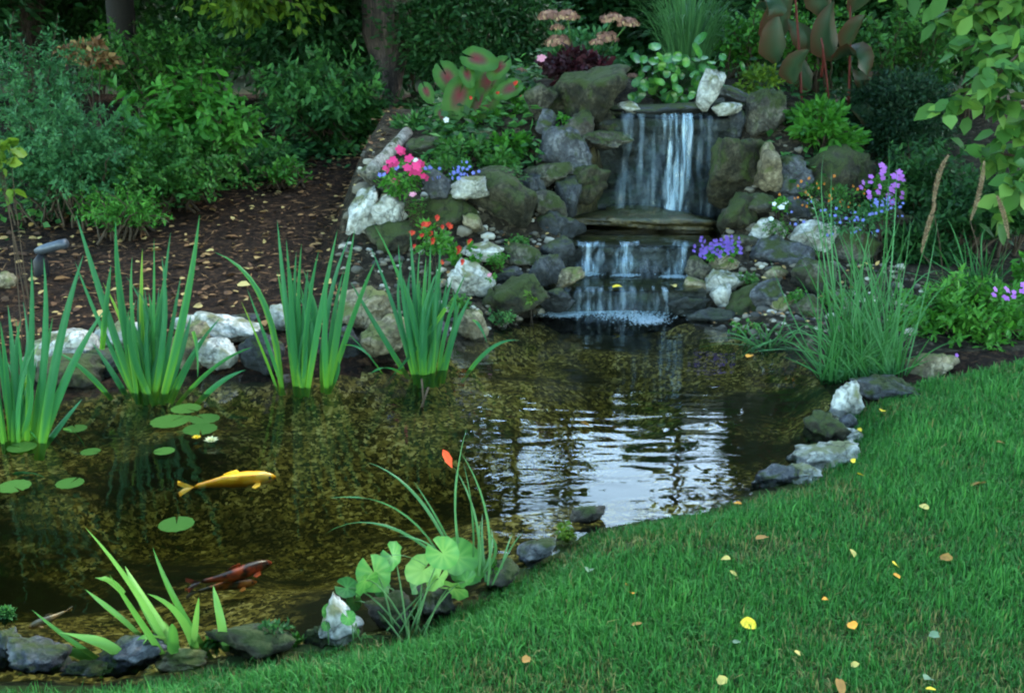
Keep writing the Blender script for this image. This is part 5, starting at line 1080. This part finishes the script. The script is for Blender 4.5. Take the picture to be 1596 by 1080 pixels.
def fallen(u, v, px, mat, label, z=None, seed=0, cat='leaf', name='fallen_leaf', group=None, elong=.75, tilt=.4):
    r = np.random.default_rng(seed+int(u)*7+int(v)); zz = .16 if z is None else z
    p = on_z(u, v, zz)
    if z is None:
        p = on_z(u, v, float(hz(p[0], p[1]))+.028); p = on_z(u, v, float(hz(p[0], p[1]))+.028)
    L = px*np.linalg.norm(p-np.array([0, 0, CAM_H]))/F_PX*.8; a = r.uniform(0, 6.28)
    mb = MB(); d = np.array([math.cos(a), math.sin(a), r.normal()*tilt]); n = np.array([r.normal()*tilt, -.35*(z is None)+r.normal()*tilt, 1])
    n_ = 12; k = np.arange(n_+1); ang = 2*math.pi*k[:-1]/n_; rad_ = .5*(1+.07*np.cos(ang*5+r.uniform(0, 6))*(elong > .6)+r.normal(0, .05, n_)); rad_[0] *= 1.15
    T = np.concatenate([[(0, 0, .02)], np.stack([rad_*np.sin(ang), rad_*np.cos(ang), .10*np.abs(np.sin(ang))*r.uniform(1.0, 3.2)*np.ones(n_)], -1)])
    TF = [[(0, 1+i, 1+(i+1) % n_) for i in range(n_)]]
    mb.inst(T, TF, [p], unit(d)[None], unit(n)[None], L, L*elong, np.array([r.random()]))
    tag(mb.build(name, M[mat]), label, cat, group)
gF = 'fallen leaves on the lawn'
for (u, v, px, mt, label) in [
    (1166, 972, 30, 'leaf_yellow', 'largest bright yellow fallen leaf on the lawn'), (1329, 974, 24, 'leaf_orange', 'orange fallen leaf right of the largest yellow one'), (1396, 880, 20, 'leaf_yellow', 'yellow fallen leaf upper right on the lawn'),
    (1397, 897, 14, 'leaf_orange', 'small orange scrap below the upper right yellow leaf'), (984, 924, 20, 'leaf_orange', 'amber fallen leaf left in the middle of the lawn'), (977, 912, 12, 'leaf_orange', 'tiny amber scrap above the amber leaf'),
    (1131, 871, 18, 'leaf_cream', 'cream fallen leaf in the middle of the lawn'), (1143, 893, 15, 'leaf_cream', 'narrow cream leaf just below the cream leaf in mid lawn'), (1328, 862, 18, 'leaf_cream', 'cream leaf left of the upper right yellow leaf'),
    (918, 889, 22, 'leaf_pale', 'pale grey-green leaf near the lawn tip'), (1286, 934, 12, 'leaf_orange', 'little orange leaf in mid lawn above the orange one'), (1243, 1018, 14, 'leaf_cream', 'small cream leaf near the bottom middle of the lawn'),
    (1332, 1035, 14, 'leaf_cream', 'small cream leaf near the bottom right of the lawn'), (1456, 990, 20, 'leaf_pale', 'pale bluish leaf at the right of the lawn'), (1446, 1058, 24, 'leaf_pale', 'pale bluish leaf at the bottom right corner'),
    (1450, 1074, 16, 'leaf_yellow', 'yellow leaf cut off by the bottom picture edge'), (1148, 1000, 16, 'leaf_pale', 'pale leaf just under the largest yellow leaf'), (992, 972, 20, 'leaf_brown', 'light brown curled leaf left of the largest yellow leaf'),
    (1310, 1070, 40, 'leaf_brown', 'long brown leaf at the bottom edge'), (1126, 1060, 22, 'leaf_cream', 'dry straw-coloured leaf near the bottom of the lawn'), (1342, 740, 16, 'leaf_yellow', 'yellow leaf right of the flat white slab stone'),
    (1330, 718, 12, 'leaf_yellow', 'small yellow leaf on the flat white slab stone'), (1375, 640, 16, 'leaf_yellow', 'yellow leaf beside the white leaning stone'), (1188, 838, 26, 'leaf_brown', 'tan leaf on the worn patch of lawn'),
    (1525, 755, 26, 'leaf_brown', 'brown leaf far right on the lawn'), (1560, 690, 16, 'leaf_brown', 'small brown leaf at the far right edge of the lawn'), (1340, 670, 10, 'leaf_yellow', 'tiny yellow leaf beside the small grey stone'), (1475, 870, 22, 'leaf_brown', 'dull brown leaf right of the upper right yellow leaf'),
    (820, 1028, 20, 'leaf_brown', 'dry brown leaf near the bottom left of the lawn'), (1440, 790, 18, 'leaf_cream', 'straw-coloured leaf above the upper right yellow leaf')]:
    fallen(u, v, px, mt, label, group=gF, elong=.45 if 'narrow' in label or 'long' in label or 'curled' in label else .8)
gW = 'leaves floating on the water'
fallen(1168, 555, 20, 'leaf_orange', 'orange leaf floating on the water left of the reeds', z=.006, group=gW, tilt=.02)
fallen(962, 448, 20, 'leaf_yellow', 'yellow leaf floating at the lip of the lowest cascade', z=Z_POOL2+.006, group=gW, tilt=.02)
fallen(1050, 446, 16, 'leaf_cream', 'cream leaf floating at the right of the lowest cascade lip', z=Z_POOL2+.006, group=gW, tilt=.02)
fallen(912, 662, 20, 'leaf_brown', 'curled tan leaf floating in front of the sky reflection', z=.012, group=gW, tilt=.5)
fallen(1150, 785, 14, 'leaf_orange', 'orange leaf in the shallows by the lawn', z=.004, group=gW, tilt=.02)
# stick standing in the water
mb = MB(); tube(mb, [on_z(655, 645, -.05), at(660, 625, 4.6), at(668, 603, 4.62)], [.008, .006, .005], 6); tube(mb, [at(660, 622, 4.6), at(657, 590, 4.63)], [.005, .004], 5)
tag(mb.build('forked_stick', M['twig']), 'forked stick poking out of the water below the fourth iris', 'stick')
# stone-grey log edging behind the pink flowers
mb = MB(); A, B_ = at(580, 266, 6.9), at(634, 208, 8.0); P = curve3(A, (A+B_)/2+np.array([.02, 0, .02]), B_, 14); rr = .042+.003*np.sin(np.arange(14)*1.1); tube(mb, P, rr, 12)
M['log'] = rockmat('grey_timber', (.08, .075, .065), (.20, .19, .165), (.36, .34, .30), .1, sc=12)
tag(mb.build('edging_log', M['log']), 'weathered grey log edging the left side of the rockery', 'log')
# garden spotlight
p = at(66, 430, 6.5); g = float(hz(p[0], p[1])); root = empty('garden_spotlight', (p[0], p[1], g), 'garden spotlight with grey cylindrical head on the mulch', 'lamp')
M['metal'] = flatmat('grey_metal', (.07, .08, .095), .45, .15, metallic=.5); M['black'] = flatmat('black_plastic', (.008, .008, .01), .5)
mb = MB(); a, b_ = at(56, 392, 6.5), at(103, 379, 6.45); q = np.linspace(0, 1, 7)[:, None]; tube(mb, a*(1-q)+b_*q, [.016, .027, .029, .030, .030, .030, .027], 16); mb.build('lamp_head', M['metal'], root)
mb = MB(); tube(mb, [(p[0], p[1], g-.08), (p[0], p[1], g+.02), (p[0], p[1], a[2]-.06), (p[0]+.02, p[1], a[2]-.01)], [.03, .045, .042, .02], 12); mb.build('stake', M['black'], root)
mb = MB(); tube(mb, [at(70, 398, 6.5), at(76, 386, 6.48)], [.012, .012], 8); mb.build('bracket', M['black'], root)

# ------------------------------------------------------------ lawn grass, leaf litter, gravel
def frus(x, y, pad=60):
    z = hz(x, y) - CAM_H; f_ = y*_c - z*_s; upc = y*_s + z*_c
    u = 798 + F_PX*x/f_; v = 540 - F_PX*upc/f_; return (u > -pad) & (u < 1596+pad) & (v < 1080+pad) & (v > -pad)
r = np.random.default_rng(400)
n = 760000; x = r.uniform(-2.6, 4.2, n); y = 2.1 + 3.6*r.random(n)**1.35
ok = (y < lawn_edge(x)) & frus(x, y, 480); x, y = x[ok], y[ok]; sd_ = sdist(x, y, POND); ok = sd_ > .05; x, y, sd_ = x[ok], y[ok], sd_[ok]
bare = np.array([mnoise.noise(Vector((a*2.3, b*2.3, 0)))*.95 + .5*mnoise.noise(Vector((a*7, b*7, 3))) for a, b in zip(x[::1], y[::1])])
wp = on_z(1195, 832, .1); bare += .8*np.exp(-((x-wp[0])**2+(y-wp[1])**2)/.02) + .35*np.exp(-((x-on_z(1450, 960, .1)[0])**2/.25+(y-on_z(1450, 960, .1)[1])**2/.10)) + .75*np.exp(-sd_/.06)
ok = r.random(len(x)) > np.clip(bare*1.0-.3, 0, .6); x, y, bare, sd_ = x[ok], y[ok], bare[ok], sd_[ok]; n = len(x)
print('grass blades', n)
z = hz(x, y)
h = r.gamma(9, 1/9, n)*.031*np.where(sd_ < .15, .85, 1.0)*(1+.3*np.clip(-bare, -1, 1)); w = r.uniform(.0024, .0042, n)*(1+.12*(y-2.5))
az = r.uniform(0, 2*math.pi, n); lean = np.abs(r.normal(0, .55, n)); o_ = np.stack([np.cos(az), np.sin(az), np.zeros(n)], -1); s_ = np.stack([-np.sin(az), np.cos(az), np.zeros(n)], -1)
p0 = np.stack([x, y, z-.004], -1); p1 = p0 + o_*(h*lean*.35)[:, None] + np.array([0, 0, 1])*(h*.6)[:, None]; p2 = p0 + o_*(h*lean*1.0)[:, None] + np.array([0, 0, 1])*(h*np.maximum(1-.35*lean**2, .25))[:, None]
V = np.stack([p0-s_*w[:, None]*.5, p0+s_*w[:, None]*.5, p1-s_*w[:, None]*.4, p1+s_*w[:, None]*.4, p2], 1).reshape(-1, 3)
tone = np.clip(r.normal(.64, .2, n) - .22*np.clip(bare, -.5, 1), .25, 1); tone[r.random(n) < .015 + .45*np.clip(bare-.15, 0, 1)] = .08
k = np.arange(n)[:, None]*5
mb = MB(); mb.add(V, np.concatenate([k, k+1, k+3, k+2], 1), np.repeat(tone, 5)); mb.F.append(np.concatenate([k+2, k+3, k+4], 1))
tag(mb.build('lawn_grass', M['grass'], origin=(0, 0, 0)), 'short green lawn grass in front of the pond', 'grass', kind='stuff')
# litter on the mulch
r = np.random.default_rng(401); n = 1900; x = r.uniform(-3.6, -.9, n); y = r.uniform(5.2, 10.5, n); ok = (sdist(x, y, POND) > .3); x, y = x[ok], y[ok]; n = len(x)
pos = np.stack([x, y, hz(x, y)+.012], -1); sz = r.uniform(.025, .06, n); tone = r.random(n)**1.2; sz *= 1+.8*(r.random(n) < .12)
mb = MB(); mb.inst(T_OV, F_OV, pos, unit(r.normal(size=(n, 3))*[1, 1, .15]), unit(r.normal(size=(n, 3))*.3+[0, 0, 1]), sz, sz*.6, tone)
m_ = 1500; x = r.uniform(-3.6, -.9, m_); y = r.uniform(5.2, 10.5, m_); ok = sdist(x, y, POND) > .25; x, y = x[ok], y[ok]; m_ = len(x)
mb.inst(T_DIA, F_DIA, np.stack([x, y, hz(x, y)+.01], -1), unit(r.normal(size=(m_, 3))*[1, 1, .2]), unit(r.normal(size=(m_, 3))*.3+[0, 0, 1]), r.uniform(.05, .13, m_), r.uniform(.004, .012, m_), r.random(m_)*.6)
tag(mb.build('leaf_litter', M['litter']), 'dry leaves and wood chips scattered on the dark mulch', 'leaf litter', kind='stuff')
# gravel and pebbles between the rocks
M['pebble'] = leafmat('pebble', [(.03, .03, .028), (.07, .065, .05), (.17, .15, .11), (.42, .4, .33)], rough=.8, transl=0)
r = np.random.default_rng(402); n = 1700; x = r.uniform(-1.05, 2.4, n); y = r.uniform(5.6, 7.6, n); xl, xr = chan(y); sd_ = sdist(x, y, POND)
ok = (sd_ > .02) & ((x < xl-.05) | (x > xr+.05)) & (y > lawn_edge(x)); x, y = x[ok], y[ok]; D, F = ICO1; SHP = [rock_shape(900+k, ICO2, 1.0, 12) for k in range(6)]
mb = MB()
for i in range(len(x)):
    s_ = r.gamma(2.2, .005)+.004; V, F = SHP[i % 6]; a = r.uniform(0, 6.28); c, s2 = math.cos(a), math.sin(a)
    mb.add(np.stack([(V[:, 0]*c-V[:, 1]*s2)*s_*1.2, (V[:, 0]*s2+V[:, 1]*c)*s_, V[:, 2]*s_*.7], -1)+np.array([x[i], y[i], hz(x[i], y[i])+s_*.2]), F, r.random())
tag(mb.build('gravel', M['pebble']), 'pebbles and gravel between the rockery stones', 'gravel', kind='stuff')
# dry leaves on the rockery
r = np.random.default_rng(403); n = 420; x = r.uniform(-.9, 2.2, n); y = r.uniform(5.7, 7.4, n); xl, xr = chan(y); ok = (sdist(x, y, POND) > .05) & ((x < xl-.03) | (x > xr+.03)) & (y > lawn_edge(x)+.1); x, y = x[ok], y[ok]; n = len(x)
mb = MB(); sz = r.uniform(.018, .04, n); mb.inst(T_OV, F_OV, np.stack([x, y, hz(x, y)+.02], -1), unit(r.normal(size=(n, 3))*[1, 1, .3]), unit(r.normal(size=(n, 3))*.4+[0, -.3, 1]), sz, sz*.6, r.random(n))
tag(mb.build('leaf_litter', M['litter']), 'dry brown leaf scraps lying among the rockery stones', 'leaf litter', kind='stuff')
